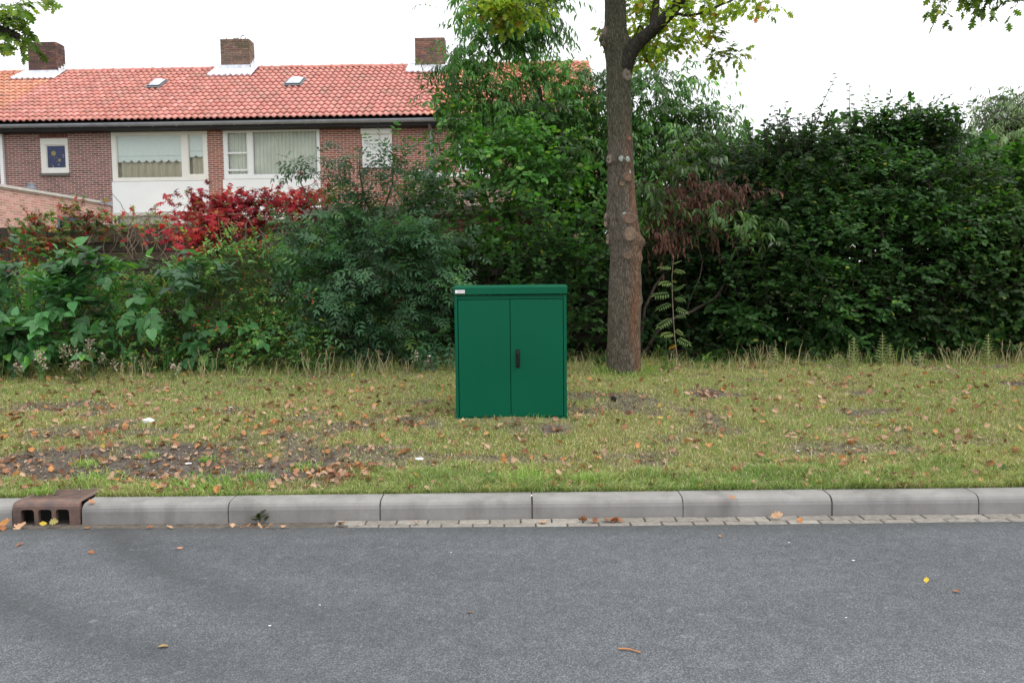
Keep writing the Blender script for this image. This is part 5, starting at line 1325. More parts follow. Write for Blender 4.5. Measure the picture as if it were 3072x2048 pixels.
# shed with flat roof beam
s0 = at(870, 632, 14.2); s1 = at(1640, 610, 14.2); sL = s1 - s0; sw = math.hypot(sL.x, sL.y)
sh = thing('garden_shed', 'low wooden garden shed with flat roof and grey-brown beam behind the elder', 'shed', (s0.x, s0.y, .47), math.atan2(sL.y, sL.x))
zt = (s0.z + s1.z) / 2 - .47
mb = MB(); mb.box(-.05, sw, -.12, -.06, zt - .14, zt, (.20, .17, .14)); mb.build('roof_beam', M['wood'], sh)
mb = MB(); mb.box(-.1, sw, -.05, 2.4, zt - .06, zt - .02, (.05, .05, .055)); mb.build('flat_roof', M['wood'], sh)
for k in range(18):
    mb = MB(); z1_ = zt - .16 - k * .125; mb.box(0, sw, .0 + .006 * (k % 2), .03, z1_ - .118, z1_, jit((.17, .085, .05), .2)); mb.build('plank', M['wood'], sh)
mb = MB()
for k in range(70):
    x = random.uniform(sw * .45, sw * .8); y = random.uniform(-.02, .2); r = random.uniform(.02, .045); mb.tube([(x - r, y, zt - .01), (x, y, zt - .01 + r * .9), (x + r, y, zt - .01)], [.004, r, .004], 6, jit((.50, .48, .40), .2))
mb.build('pebbles', M['sett'], sh, kind='stuff')
M["yellow"] = plain("yellow_petal", (.75, .55, .01), .6)

# ------------------------------------------------------------------ grass
def sample_verge(n, y0=KB + .01, y1=10.7, bias=1.5):
    y = y0 + (y1 - y0) * rng.random(n) ** bias; e = y * .66 + .35; x = rng.uniform(-1, 1, n) * e; o_ = rng.random(n) < .14; x = np.where(o_, np.sign(x) * (e + rng.random(n) * 3.0), x); return x, y
def blades(x, y, h, w, lean, cols):
    n = len(x); z = zg(x, y); B = np.stack([x, y, z - .004], 1); a = rng.uniform(0, 2 * np.pi, n); ld = rng.uniform(0, 2 * np.pi, n)
    s = np.stack([np.cos(a), np.sin(a), np.zeros(n)], 1) * (w / 2)[:, None]; l = np.stack([np.cos(ld), np.sin(ld), np.zeros(n)], 1) * (lean * h)[:, None]
    up = np.zeros((n, 3)); up[:, 2] = h
    V = np.stack([B - s, B + s, B - s * .8 + up * .55 + l * .35, B + s * .8 + up * .55 + l * .35, B + up * (1 - .35 * lean[:, None]) + l], 1)
    Fa = np.array([(0, 1, 3), (0, 3, 2), (2, 3, 4)])[None] + (np.arange(n) * 5)[:, None, None]
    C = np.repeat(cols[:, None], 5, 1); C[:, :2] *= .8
    return V.reshape(-1, 3), Fa.reshape(-1, 3), C.reshape(-1, 3)
def grass_obj(name, label, parts):
    V, Fa, C = [], [], []; b = 0
    for v, f, c in parts: V.append(v); Fa.append(f + b); C.append(c); b += len(v)
    o = link(name, npmesh(name, np.concatenate(V), np.concatenate(Fa), M['grass'], np.concatenate(C))); return tag(o, label, 'grass', kind='stuff')
def grass_cols(x, y, dry):
    n = len(x); g = np.array([.225, .36, .085]); o = np.array([.38, .41, .14]); st = np.array([.66, .56, .33])
    t = np.clip(fbm(x, y, 1.3, 41) * 1.6 - .35 + rng.normal(0, .25, n), 0, 1)[:, None]; c = g * (1 - t) + o * t
    d = (rng.random(n) < dry)[:, None]; c = np.where(d, st * rng.uniform(.6, 1.15, (n, 1)), c)
    return c * rng.uniform(.7, 1.25, (n, 1))
x, y = sample_verge(390000); b = bare(x, y)
keep = rng.random(len(x)) < np.clip(1.02 - b * 1.18, .015, 1); x, y, b = x[keep], y[keep], b[keep]
inside = (np.abs(x - (cb.x + CW / 2)) < CW / 2 - .01) & (y > 7.1) & (y < 7.1 + CD); x, y, b = x[~inside], y[~inside], b[~inside]
foot = (np.abs(x - (cb.x + CW / 2)) < CW / 2 + .02) & (y > 6.96) & (y < 7.1) & (rng.random(len(x)) < .8); x, y, b = x[~foot], y[~foot], b[~foot]
indrain = (x > DX0 - .01) & (x < DX1 + .01) & (y < KY + D + .01); x, y, b = x[~indrain], y[~indrain], b[~indrain]
n = len(x); tuft = fbm(x, y, 6, 51)
lush = np.clip((6.0 - y + .25 * (fbm(x, y, 2.2, 15) - .5) * 2) / .2, 0, 1) * np.clip((x + 1.8) / 1.2, .35, 1) * np.clip(1.7 * fbm(x, y, 2.8, 91), .2, 1)
h = (.020 + .042 * tuft + .045 * lush * tuft * 1.6) * rng.uniform(.55, 1.35, n) * (1 - .45 * b); h *= 1 + .5 * np.clip((y - 9.4) / .8, 0, 1)
p_short = blades(x, y, h, rng.uniform(.003, .0052, n) * (1 + .05 * (y - 5.5)), rng.uniform(.25, 1.15, n), grass_cols(x, y, np.clip(.36 + .25 * b - .06 * lush + .15 * (fbm(x, y, 1.7, 61) - .5), .05, .8)) * (1 - lush[:, None] * np.array([.20, .06, .15])))
# long grass along the back edge
x = rng.uniform(-7.2, 7.4, 9000); y = rng.uniform(9.55, 10.6, 9000); k = rng.random(9000) < np.clip(fbm(x, y, 1.6, 71) * 1.8 - .35, .05, 1); x, y = x[k], y[k]; n = len(x)
p_long = blades(x, y, rng.uniform(.07, .24, n) * (1 + .6 * (rng.random(n) < .15)), rng.uniform(.004, .007, n), rng.uniform(.2, .8, n), grass_cols(x, y, .42))
# tufts at the kerb and round the cabinet foot
parts = [p_short, p_long]
for (cx, cy, r, n, hh) in [(-3.33, 5.60, .05, 240, .10), (-3.1, 5.85, .2, 500, .07), (-2.2, 5.72, .3, 900, .08), (.1, 5.75, .16, 380, .13), (.55, 5.72, .12, 260, .12), (cb.x + .72, 7.05, .22, 34, .07), (cb.x + .1, 7.0, .12, 50, .03), (org.x, TY - .27, .35, 420, .10), (org.x - .25, TY - .1, .12, 160, .14), (org.x + .27, TY - .1, .12, 160, .14), (-1.9, 5.9, .1, 160, .07), (-2.9, 6.3, .07, 120, .06), (-2.4, 6.2, .07, 120, .06), (-3.3, 6.15, .09, 160, .07), (-1.6, 6.05, .1, 160, .07)]:
    x = cx + rng.normal(0, r * .6, n); y = cy + rng.normal(0, r * .35, n); k = (y > KB - .03) & ((y < 7.085) | (np.abs(x - cb.x - .5) > .52)); x, y = x[k], y[k]; n = len(x)
    parts.append(blades(x, y, hh * rng.uniform(.5, 1.3, n), rng.uniform(.003, .005, n), rng.uniform(.3, 1.0, n), grass_cols(x, y, .12) * np.array([.85, 1.1, .8])))
grass_obj('grass', 'short worn grass with straw and moss covering the verge', parts)

# ------------------------------------------------------------------ weeds along the back edge
def weed_root(name, label, cat, px, py, Y, group=None):
    p = at(px, py, Y); return thing(name, label, cat, (p.x, Y, float(zg(p.x, Y)) - .01), 0, group)
def horsetail(px, pytop, Y, label):
    t = weed_root('horsetail', label, 'plant', px, 1080, Y, 'horsetails in front of the dark hedge'); tp = at(px, pytop, Y) - t.location; mb = MB(); mb.tube([(0, 0, 0), (tp.x * .5, 0, tp.z * .5), tp], [.010, .008, .004], 5); mb.build('stem', M['horse'], t)
    mb = MB(); n = int(tp.z / .035)
    for k in range(2, n):
        f = k / n; L = (.10 * (1 - f) + .02) * min(1, f * 3 + .3)
        for q in range(8):
            a = q * math.pi / 4 + k * .4; b_ = Vector((tp.x * f, 0, tp.z * f)); mb.tube([b_, b_ + Vector((math.cos(a) * L, math.sin(a) * L, L * .35))], [.0042, .002], 3)
    mb.build('whorls', M['horse'], t)
M['horse'] = plain('horsetail_green', (.30, .36, .13), .6, var=.2)
for px, py, Y, lb in [(2562, 1010, 9.7, 'tallest pale green horsetail, just left of the middle of the dark hedge'), (2648, 1000, 9.7, 'pale horsetail right of the tallest horsetail'), (2670, 1030, 9.7, 'thin horsetail leaning beside the second horsetail'), (2760, 1052, 9.65, 'short yellowing horsetail standing alone'), (2965, 1000, 9.7, 'horsetail near the right picture edge'), (2325, 1040, 9.7, 'straw coloured horsetail at the left of its row'), (2512, 1060, 9.65, 'small horsetail left of the tallest horsetail')]:
    horsetail(px, py, Y, lb)
def seed_weed(px, py0, pytop, Y, label, colr, heads, leafy, name='goldenrod'):
    t = weed_root(name, label, 'weed', px, py0, Y, 'dry weeds at the back edge of the grass'); org_ = np.array(t.location); PP, XX, NN, SS = [], [], [], []; QP, QX, QN, QS = [], [], [], []; mb = MB()
    for q in range(heads):
        tp = at(px + random.uniform(-22, 22), pytop + random.uniform(-8, 26), Y) - t.location; b_ = Vector((random.uniform(-.05, .05), random.uniform(-.05, .05), 0)); pts = curve_pts(b_, tp, 5, .04); mb.tube(pts, [.004, .0036, .003, .0026, .002, .0015], 5)
        for k in range(26): p = pts[-1] + Vector((random.gauss(0, .022), random.gauss(0, .022), random.gauss(-.02, .035))); PP.append(p); XX.append(Vector((random.gauss(0, 1), random.gauss(0, 1), random.gauss(.3, .6)))); NN.append((random.gauss(0, 1), -1, random.gauss(0, 1))); SS.append(random.uniform(.020, .036))
        for k in range(leafy): f = random.uniform(.1, .85); p = Vector(b_).lerp(tp, f); QP.append(p); QX.append((random.gauss(0, 1), random.gauss(0, .6), .35)); QN.append((random.gauss(0, .4), -.3, 1)); QS.append(random.uniform(.05, .09))
    mb.build('stem', M['green_stem'], t)
    A_ = lambda q: np.array([tuple(v) for v in q], float)
    leaf_set(t, 'seed_head', A_(PP) + org_, A_(XX), A_(NN), A_(SS)[:] if False else np.array(SS), tpl_ovate(.6), colr, 'dry_leaf')
    if QP: leaf_set(t, 'foliage', A_(QP) + org_, A_(QX), A_(QN), np.array(QS), tpl_lance(.16), [((.16, .20, .05), 3), ((.26, .24, .06), 1.5), ((.09, .14, .04), 2)], 'leaf_matt')
SEED = [((.40, .33, .27), 3), ((.30, .24, .19), 2), ((.46, .40, .34), 1)]
for px, py0, pt, Y, hd, lf, lb in [(285, 1110, 1030, 9.2, 3, 16, 'grey-brown seed heads of tall goldenrod by the knotweed clump'), (205, 1120, 1050, 9.2, 3, 14, 'faded goldenrod with pink-grey plumes under the knotweed'), (130, 1120, 1070, 9.2, 3, 12, 'low faded goldenrod near the left edge of the grass'), (330, 1120, 1075, 9.15, 2, 12, 'yellowing goldenrod stem with small brown head beside the taller one'), (515, 1125, 1080, 9.3, 2, 16, 'yellow-green goldenrod tuft below the small knotweed sprig'), (230, 1125, 1085, 9.1, 3, 26, 'bright yellow-green leafy goldenrod at the grass edge'), (60, 1125, 1085, 9.15, 2, 20, 'pale leafy weed at the left picture edge'), (1265, 1110, 1060, 9.5, 2, 8, 'dry brown weed just left of the green cabinet')]:
    seed_weed(px, py0, pt, Y, lb, SEED, hd, lf)
def grass_stalks(px0, px1, n, pt0, pt1, Y, label):
    t = weed_root('tall_grass', label, 'grass tuft', (px0 + px1) / 2, 1110, Y); mb = MB(); PP, XX, NN, SS = [], [], [], []
    for k in range(n):
        px = random.uniform(px0, px1); b_ = at(px, 1110, Y); b_.z = float(zg(b_.x, Y)) - .02; tp = at(px + random.uniform(-30, 30), random.uniform(pt0, pt1), Y + random.uniform(-.15, .15)); pts = [q - t.location for q in curve_pts(b_, tp, 5, .05)]; mb.tube(pts, [.0045, .004, .0038, .003, .0026, .0018], 4)
        for q in range(9): PP.append(pts[-1] + (pts[-2] - pts[-1]) * random.uniform(0, .9) + Vector((random.gauss(0, .006), random.gauss(0, .006), 0))); XX.append((random.gauss(0, .6), random.gauss(0, .6), 1)); NN.append((random.gauss(0, 1), -1, 0)); SS.append(random.uniform(.014, .024))
    mb.build('stem', M['straw'], t); A_ = lambda q: np.array([tuple(v) for v in q], float)
    leaf_set(t, 'seed_head', A_(PP) + np.array(t.location), A_(XX), A_(NN), np.array(SS), tpl_ovate(.35), [((.30, .25, .15), 2), ((.22, .17, .11), 1)], 'dry_leaf')
M['straw'] = plain('straw', (.42, .37, .20), .8, var=.25)
for a, b_, n, t0, t1, Y, lb in [(900, 990, 14, 1040, 1090, 9.55, 'tall dry grass tuft below the elder shrub'), (560, 640, 8, 1040, 1085, 9.55, 'tall dry grass left of the small knotweed sprig'), (1060, 1160, 16, 1045, 1095, 9.55, 'tall dry grass nearest the green cabinet'), (2270, 1 + 2350, 22, 1020, 1085, 9.65, 'straw coloured tall grass in front of the first hedge shrub'), (2700, 2760, 9, 1040, 1080, 9.65, 'thin tall grass between the horsetails'), (2840, 2930, 16, 1020, 1070, 9.65, 'tall grass with reddish seed heads near the right edge'), (3010, 3080, 12, 1020, 1070, 9.65, 'tall grass cut off by the right picture edge'), (2160, 2240, 8, 1050, 1090, 9.55, 'sparse dry stalks right of the sapling'), (350, 460, 14, 1060, 1100, 9.3, 'tall grass between knotweed clump and goldenrod tuft')]:
    grass_stalks(a, b_, n, t0, t1, Y, lb)

# rowan sapling right of the trunk
sp0 = at(2036, 1118, 9.75); sap = thing('rowan_sapling', 'slender rowan sapling with feathery leaves right of the oak trunk', 'sapling', (sp0.x, 9.75, float(zg(sp0.x, 9.75)) - .01))
pts = [at(px, py, 9.75) - sap.location for px, py in [(2036, 1120), (2030, 1060), (2024, 1010), (2020, 950), (2017, 890), (2016, 830), (2020, 780)]]
mb = MB(); mb.tube(pts, [.007, .006, .005, .0045, .004, .003, .0015], 7); mb.build('stem', M['pale_twig'], sap, smooth=True)
ROW = tpl_pinnate(6, .32, .27, 1.15); rv = [npmesh('compound_leaf', ROW[0], ROW[1], M['leaf'], c) for c in [(.20, .29, .09), (.16, .25, .08), (.12, .20, .065), (.24, .32, .10)]]; ro = npmesh('compound_leaf', ROW[0], ROW[1], M['leaf'], (.48, .26, .03))
for px0, py0, px1, py1, me in [(2018, 790, 2038, 772, 0), (2018, 800, 1974, 800, 1), (2016, 808, 2050, 812, 0), (2018, 845, 1975, 848, 0), (2018, 848, 2028, 852, 3), (2019, 872, 2055, 862, 1), (2018, 880, 1966, 878, 1), (2020, 890, 2058, 893, 2), (2020, 905, 1976, 916, 2), (2021, 920, 2060, 935, 1), (2022, 945, 2055, 955, 2), (2022, 950, 1974, 978, 1), (2023, 985, 2046, 990, 3), (2026, 1010, 2068, 1040, 1), (2024, 998, 1984, 1012, 3), (2027, 1030, 2006, 1042, 4)]:
    a, b_ = at(px0, py0, 9.75), at(px1, py1, 9.65); d = b_ - a; s = d.length * 1.12; o = link('compound_leaf', ro if me == 4 else rv[me], sap)
    X_ = (d + Vector((0, random.uniform(-.08, .04), random.uniform(-.05, .05)))).normalized(); N_ = Vector((random.uniform(-.5, .5), random.uniform(-.9, -.3), .8)); Y_ = N_.cross(X_).normalized(); Z_ = X_.cross(Y_); mt = Matrix.Identity(4)
    for i in range(3): mt[i][0], mt[i][1], mt[i][2], mt[i][3] = X_[i] * s, Y_[i] * s, Z_[i] * s, (a - sap.location)[i]
    o.matrix_basis = mt
    if me == 4: o['label'] = 'orange autumn leaf of the sapling'
def herb(name, label, px, py, Y, n, size, tpl, pal, up=.5, mat='leaf', cat='plant', group=None, hgt=0):
    p = at(px, py, Y); z = float(zg(p.x, Y)); t = thing(name, label, cat, (p.x, Y, z - .005), 0, group); a = rng.uniform(0, 2 * np.pi, n)
    P = np.zeros((n, 3)) + np.array(t.location); P[:, 2] += rng.uniform(0, 1, n) * hgt + .004; P[:, 0] += rng.normal(0, .01 + hgt * .08, n)
    X = np.stack([np.cos(a), np.sin(a), up + rng.uniform(-.2, .3, n)], 1); leaf_set(t, 'foliage', P, X, np.stack([-np.cos(a) * up, -np.sin(a) * up, np.ones(n)], 1), size * rng.uniform(.6, 1.2, n), tpl, pal, mat, n); 
    if hgt: mb = MB(); mb.tube([(0, 0, 0), (.01, 0, hgt)], [.005, .003], 5); mb.build('stem', M['green_stem'], t)
    return t
LUSH = [((.10, .20, .055), 3), ((.075, .16, .045), 2), ((.14, .24, .06), 1)]
herb('herb', 'tall green herb with pointed leaves between trunk and sapling', 1996, 1120, 9.7, 22, .13, tpl_ovate(.42), LUSH, .5, hgt=.42)
herb('herb', 'leafy green herb right of the sapling', 2120, 1118, 9.8, 16, .13, tpl_ovate(.4), LUSH, .6, hgt=.16); herb('herb', 'green herb with yellow bud, right of the leafy herb beside the sapling', 2165, 1115, 9.8, 12, .12, tpl_ovate(.4), LUSH, .8, hgt=.2)
herb('herb', 'small green weed at the left foot of the oak trunk', 1800, 1120, 9.6, 12, .11, tpl_ovate(.4), LUSH, .7, hgt=.12)
herb('rosette_weed', 'fresh green rosette weed right behind the kerb below the cabinet', 1672, 1490, KB + .05, 12, .10, tpl_lance(.3), LUSH, .75); herb('rosette_weed', 'pale green rosette weed at the kerb near the right edge', 2985, 1430, 5.85, 14, .11, tpl_lance(.22), LUSH, .6)
herb('rosette_weed', 'flat green weed behind the kerb right of the street drain', 545, 1490, KB + .09, 14, .075, tpl_lance(.32), LUSH, .5); herb('rosette_weed', 'flat green weed on the bare soil just left of the leaf pile', 975, 1480, KB + .06, 12, .07, tpl_lance(.32), LUSH, .5)
herb('rosette_weed', 'strappy green weed in the kerbside grass left of the cabinet', 1475, 1430, 5.78, 16, .13, tpl_lance(.16), LUSH, .8); herb('rosette_weed', 'feathery pale green weed in the middle of the right verge', 2290, 1395, 6.05, 20, .07, tpl_lance(.2), LUSH, .7)
t = herb('gutter_weed', 'dusty green weed with brown leaves growing at the foot of the kerb', 780, 1576, KY - .03, 16, .07, tpl_lance(.34), [((.11, .13, .07), 3), ((.14, .15, .08), 1)], .9, hgt=.05); t.location.z = 0
for px, py, Y, hh, lb in [(1950, 1092, 9.6, .14, 'yellow flower on a thin stem right of the oak trunk'), (1955, 1121, 9.55, .03, 'yellow flower low in the grass right of the oak trunk'), (1322, 1108, 9.8, .12, 'yellow flower just left of the green cabinet')]:
    p = at(px, py, Y); z = float(zg(p.x, Y)); t = thing('yellow_flower', lb, 'flower', (p.x, Y, z)); zt_ = max(.03, p.z - z); mb = MB(); mb.tube([(0, 0, -.01), (.005, 0, zt_)], [.003, .002], 5); mb.build('stem', M['green_stem'], t)
    mb = MB()
    for q in range(10): a = q * .628; mb.add([(0, 0, zt_), (.028 * math.cos(a - .25), .028 * math.sin(a - .25), zt_ + .008), (.034 * math.cos(a), .034 * math.sin(a), zt_ + .006), (.028 * math.cos(a + .25), .028 * math.sin(a + .25), zt_ + .008)], [(0, 1, 2, 3)])
    mb.build('flower_head', M['yellow'], t)


# ------------------------------------------------------------------ fallen leaves and litter
def curled(seed, c, lobed=True):
    r = random.Random(seed); v, f = tpl_oak(r.uniform(.6, .85), r.uniform(.5, .95)) if lobed else tpl_ovate(.6)
    v = v.copy(); v[:, 0] -= .5; k1, k2 = r.uniform(.3, 1.3), r.uniform(-.3, .9); v[:, 2] = k1 * v[:, 1] ** 2 * 1.6 + k2 * v[:, 0] ** 2 * .7 + .06 * np.sin(v[:, 0] * 9 + seed) * np.abs(v[:, 1]) * 2; v[:, 2] -= v[:, 2].min()
    return v, f
FL_COL = {'rust brown': [(.30, .145, .08), (.36, .175, .10), (.25, .115, .065)], 'pale tan': [(.45, .285, .19), (.40, .245, .165), (.50, .34, .24)], 'orange': [(.45, .20, .075), (.50, .24, .09)], 'dark brown': [(.13, .065, .042), (.165, .08, .05)], 'yellow': [(.58, .40, .06), (.52, .36, .09)]}
FL_W = {'rust brown': .36, 'pale tan': .38, 'orange': .13, 'dark brown': .12, 'yellow': .012}
FL = {}
sd_ = 0
for cn, cs in FL_COL.items():
    FL[cn] = []
    for c in cs:
        for q in range(3): sd_ += 1; v, f = curled(sd_, c); FL[cn].append((v, f, c, npmesh('fallen_leaf', v, f, M['dry_leaf'], c)))
N_L = 9500
y = KB + .03 + 4.6 * rng.random(N_L) ** 1.25; x = rng.uniform(-1, 1, N_L) * (y * .65 + .2); x = np.where(rng.random(N_L) < .1, np.sign(x) * (y * .65 + .2 + 2.5 * rng.random(N_L)), x)
dens = np.clip(.25 + 1.3 * fbm(x, y, 1.5, 81) - .35, .05, 1) * np.where(x < -1, 1.0, .72) * np.where(y > 8.6, .55, 1); k = rng.random(N_L) < dens; x, y = x[k], y[k]
# drifts: the pile left of the cabinet at the kerb, by the drain, at the right kerb
px_, py_ = [], []
for (qx, qy, rx_, ry_, n) in [(985, 1440, 110, 22, 85), (1060, 1410, 120, 12, 20), (700, 1400, 200, 20, 25), (60, 1400, 80, 30, 22), (2700, 1478, 60, 7, 16), (2560, 1440, 140, 14, 22), (180, 1180, 50, 8, 6), (380, 1215, 60, 10, 10), (250, 1310, 110, 14, 22), (920, 1225, 90, 10, 8), (100, 1470, 70, 7, 10), (2450, 1395, 160, 10, 16), (2120, 1185, 45, 9, 12), (800, 1290, 200, 24, 24), (560, 1450, 200, 14, 18)]:
    for q in range(n):
        p = on_ground(qx + random.gauss(0, rx_ * .6), qy + random.gauss(0, ry_ * .6)); px_.append(p.x); py_.append(max(KB + .02, p.y))
x = np.concatenate([x, px_]); y = np.concatenate([y, py_]); n = len(x)
ok = ~((np.abs(x - cb.x - CW / 2) < CW / 2 + .03) & (y > 7.04) & (y < 7.6)) & ~((x > DX0 - .03) & (x < DX1 + .03) & (y < KY + D + .04)) & ~((np.hypot(x - org.x, y - TY) < .3)); x, y = x[ok], y[ok]; n = len(x)
z = zg(x, y); s = .022 + .055 * rng.random(n) ** 1.3; cn = rng.choice(list(FL_W), n, p=np.array(list(FL_W.values())) / sum(FL_W.values()))
pile = (np.abs(x - at(985, 1440, 5.75).x) < .35) & (y < 6.0)
show = s / y * rng.uniform(.9, 1.1, n); order = np.argsort(-show); top = set(order[:285].tolist())
def leaf_matrix(px, py, pz, s, flat=.35, lift=.012):
    e = Matrix.Rotation(random.uniform(0, 6.28), 4, 'Z') @ Matrix.Rotation(random.gauss(0, flat), 4, 'X') @ Matrix.Rotation(random.gauss(0, flat), 4, 'Y')
    return Matrix.Translation((px, py, pz + lift)) @ Matrix.Rotation(.12, 4, 'X') @ e @ Matrix.Diagonal((s, s, s, 1))
def zone(px, py):
    if py < 6.05: return ('on the kerbside grass left of the cabinet' if px < cb.x else 'on the kerbside grass right of the cabinet')
    if px < -2.6: return 'on the bare soil and grass near the left edge'
    if px < cb.x: return 'on the grass left of the cabinet'
    if px < 2.4: return 'on the grass right of the cabinet'
    return 'on the grass near the right edge'
V, Fa, C = [], [], []; b0 = 0
for i in range(n):
    v, f, c, me = random.choice(FL[cn[i]]); lift = .008 + .016 * (1 - float(bare(x[i:i+1], y[i:i+1])[0])) + (random.random() * .05 if pile[i] else 0) + .012 * random.random(); mt = leaf_matrix(x[i], y[i], z[i], s[i], .62, lift)
    if i in top:
        o = link('fallen_leaf', me); o.matrix_world = mt; zn = zone(x[i], y[i]); tag(o, f'{cn[i]} oak leaf lying {zn}', 'leaf', f'{cn[i]} leaves {zn}')
    else:
        A_ = np.array(mt); V.append(v @ A_[:3, :3].T + A_[:3, 3]); Fa.append(f + b0); C.append(np.repeat([np.array(c) * random.uniform(.8, 1.15)], len(v), 0)); b0 += len(v)
# clods of soil on the bare patches
m_ = 60000; xx = rng.uniform(-1, 1, m_); yy = KB + .02 + 4.4 * rng.random(m_) ** 1.4; xx *= yy * .65 + .2; kk_ = (rng.random(m_) < np.clip(bare(xx, yy) - .25, 0, 1) * .9) & ~((np.abs(xx - cb.x - CW / 2) < CW / 2) & (yy > 7.08) & (yy < 7.55)); xx, yy = xx[kk_][:9000], yy[kk_][:9000]; m_ = len(xx)
ov = np.array([(1, 0, 0), (-.5, .87, 0), (-.5, -.87, 0), (.1, .1, .8), (-.1, 0, -.5)]); of = np.array([(0, 1, 3), (1, 2, 3), (2, 0, 3)])
cs_ = rng.uniform(.005, .016, m_); an = rng.uniform(0, 6.28, m_); rv_ = np.stack([np.cos(an), np.sin(an)], 1)
vv = ov[None] * rng.uniform(.6, 1.3, (m_, 5, 3)); vr = np.stack([vv[..., 0] * rv_[:, None, 0] - vv[..., 1] * rv_[:, None, 1], vv[..., 0] * rv_[:, None, 1] + vv[..., 1] * rv_[:, None, 0], vv[..., 2]], -1) * cs_[:, None, None]
vr += np.stack([xx, yy, zg(xx, yy)], 1)[:, None]
cc = np.array([.095, .08, .068]) * rng.uniform(.5, 1.7, (m_, 1)); pale = rng.random(m_) < .06; cc[pale] = np.array([.34, .31, .27])
o = link('soil_clods', npmesh('soil_clods', vr.reshape(-1, 3), (of[None] + (np.arange(m_) * 5)[:, None, None]).reshape(-1, 3), M['soil'], np.repeat(cc, 5, 0))); tag(o, 'dark crumbs of soil and grit on the bare patches', 'soil', kind='stuff')
# crumbs and bits of leaf between the blades
m_ = 9000; xx = rng.uniform(-1, 1, m_); yy = KB + .02 + 4.7 * rng.random(m_) ** 1.4; xx *= yy * .65 + .2; kk_ = rng.random(m_) < np.clip(.25 + bare(xx, yy), 0, 1); xx, yy = xx[kk_], yy[kk_]
v, f = tpl_ovate(.5)
for px, py in zip(xx, yy):
    mt = np.array(leaf_matrix(px, py, float(zg(px, py)), random.uniform(.012, .032), .5, .006)); V.append(v @ mt[:3, :3].T + mt[:3, 3]); Fa.append(f + b0); c = random.choice([(.22, .10, .05), (.36, .22, .13), (.13, .07, .045), (.45, .34, .24), (.30, .14, .06)]); C.append(np.repeat([np.array(c)], len(v), 0)); b0 += len(v)
o = link('leaf_litter', npmesh('leaf_litter', np.concatenate(V), np.concatenate(Fa), M['dry_leaf'], np.concatenate(C))); tag(o, 'small brown leaf scraps scattered over the verge', 'leaf litter', kind='stuff')

def one_leaf(px, py, s, colr, label, z=None, flat=.25, Y=None, lobed=True, tilt=None, group=None):
    p = at_z(px, py, z) if z is not None else on_ground(px, py)
    if Y: p.y = Y
    v, f = curled(random.randint(0, 999), colr, lobed); o = link('fallen_leaf', npmesh('fallen_leaf', v, f, M['dry_leaf'], colr))
    o.matrix_world = leaf_matrix(p.x, p.y, p.z, s, flat, .004)
    if tilt is not None: o.matrix_world = Matrix.Translation((p.x, p.y, p.z + .02)) @ Matrix.Rotation(tilt, 4, 'X') @ Matrix.Rotation(random.uniform(-.4, .4), 4, 'Y') @ Matrix.Diagonal((s, s, s, 1))
    tag(o, label, 'leaf', group)
TANC, ORC, YEC, RUC = (.50, .31, .19), (.46, .18, .05), (.62, .45, .06), (.30, .12, .05)
one_leaf(2330, 1553, .085, TANC, 'large tan oak leaf leaning on the kerb foot at the right', .012, tilt=.8)
one_leaf(1628, 1567, .075, TANC, 'tan oak leaf on the setts at the kerb joint below the cabinet', .008)
one_leaf(2400, 1562, .06, ORC, 'flat orange leaf on the setts right of the leaning tan leaf', .008)
one_leaf(1075, 1573, .035, ORC, 'small bright orange leaf at the kerb foot', .008)
one_leaf(1025, 1571, .07, RUC, 'curled rust leaf and stalk at the kerb foot left of the bright orange one', .008, .6)
one_leaf(280, 1443, .06, RUC, 'rust leaf lying on the kerb top beside the drain', .139) if False else None
one_leaf(275, 1506, .05, ORC, 'small orange leaf lying on the kerb top right beside the drain', .136)
one_leaf(2195, 1493, .06, ORC, 'small orange leaf lying on the kerb top at the right', .136)
one_leaf(1250, 1570, .055, RUC, 'rust leaf at the kerb foot midway along the middle stone', .008)
one_leaf(162, 1573, .07, (.36, .32, .11), 'yellow-green leaf standing in front of the drain opening', .012, tilt=1.0)
one_leaf(60, 1580, .11, TANC, 'long tan leaf in front of the left drain opening', .010)
one_leaf(18, 1576, .10, (.44, .20, .06), 'orange leaf in the gutter left of the drain', .012, tilt=.6); one_leaf(8, 1586, .08, RUC, 'rust leaf in the gutter at the left picture edge', .010)
one_leaf(130, 1578, .05, YEC, 'narrow yellow leaf stuck at the middle drain opening', .012, tilt=1.2, lobed=False)
one_leaf(262, 1584, .05, RUC, 'rust leaf in the gutter just right of the drain', .010)
one_leaf(450, 1583, .05, RUC, 'rust leaf in the gutter under the first kerb stone', .010); one_leaf(510, 1583, .055, TANC, 'tan leaf in the gutter right of the rust one', .010)
for q in range(9): one_leaf(770 + random.gauss(10, 38), 1577 + random.uniform(-1, 3), random.uniform(.04, .065), random.choice([RUC, ORC, TANC]), 'brown leaf caught round the dusty gutter weed', .012, .5, group='leaves round the gutter weed')
for q in range(8): one_leaf(1830 + random.gauss(0, 26), 1560 + random.uniform(-1, 3), random.uniform(.05, .075), random.choice([RUC, (.22, .09, .04)]), 'rust leaf in the small heap at the kerb foot right of the cabinet', .012, .6, group='small leaf heap at the kerb foot')
one_leaf(1070, 1297, .075, YEC, 'bright yellow leaf on the grass left of the cabinet', flat=.5); one_leaf(735, 1283, .075, YEC, 'pale yellow heart-shaped leaf on the left grass', flat=.3, lobed=False); one_leaf(1082, 1484, .08, (.42, .42, .16), 'round yellow-green leaf at the kerb left of the cabinet', lobed=False, flat=.2)
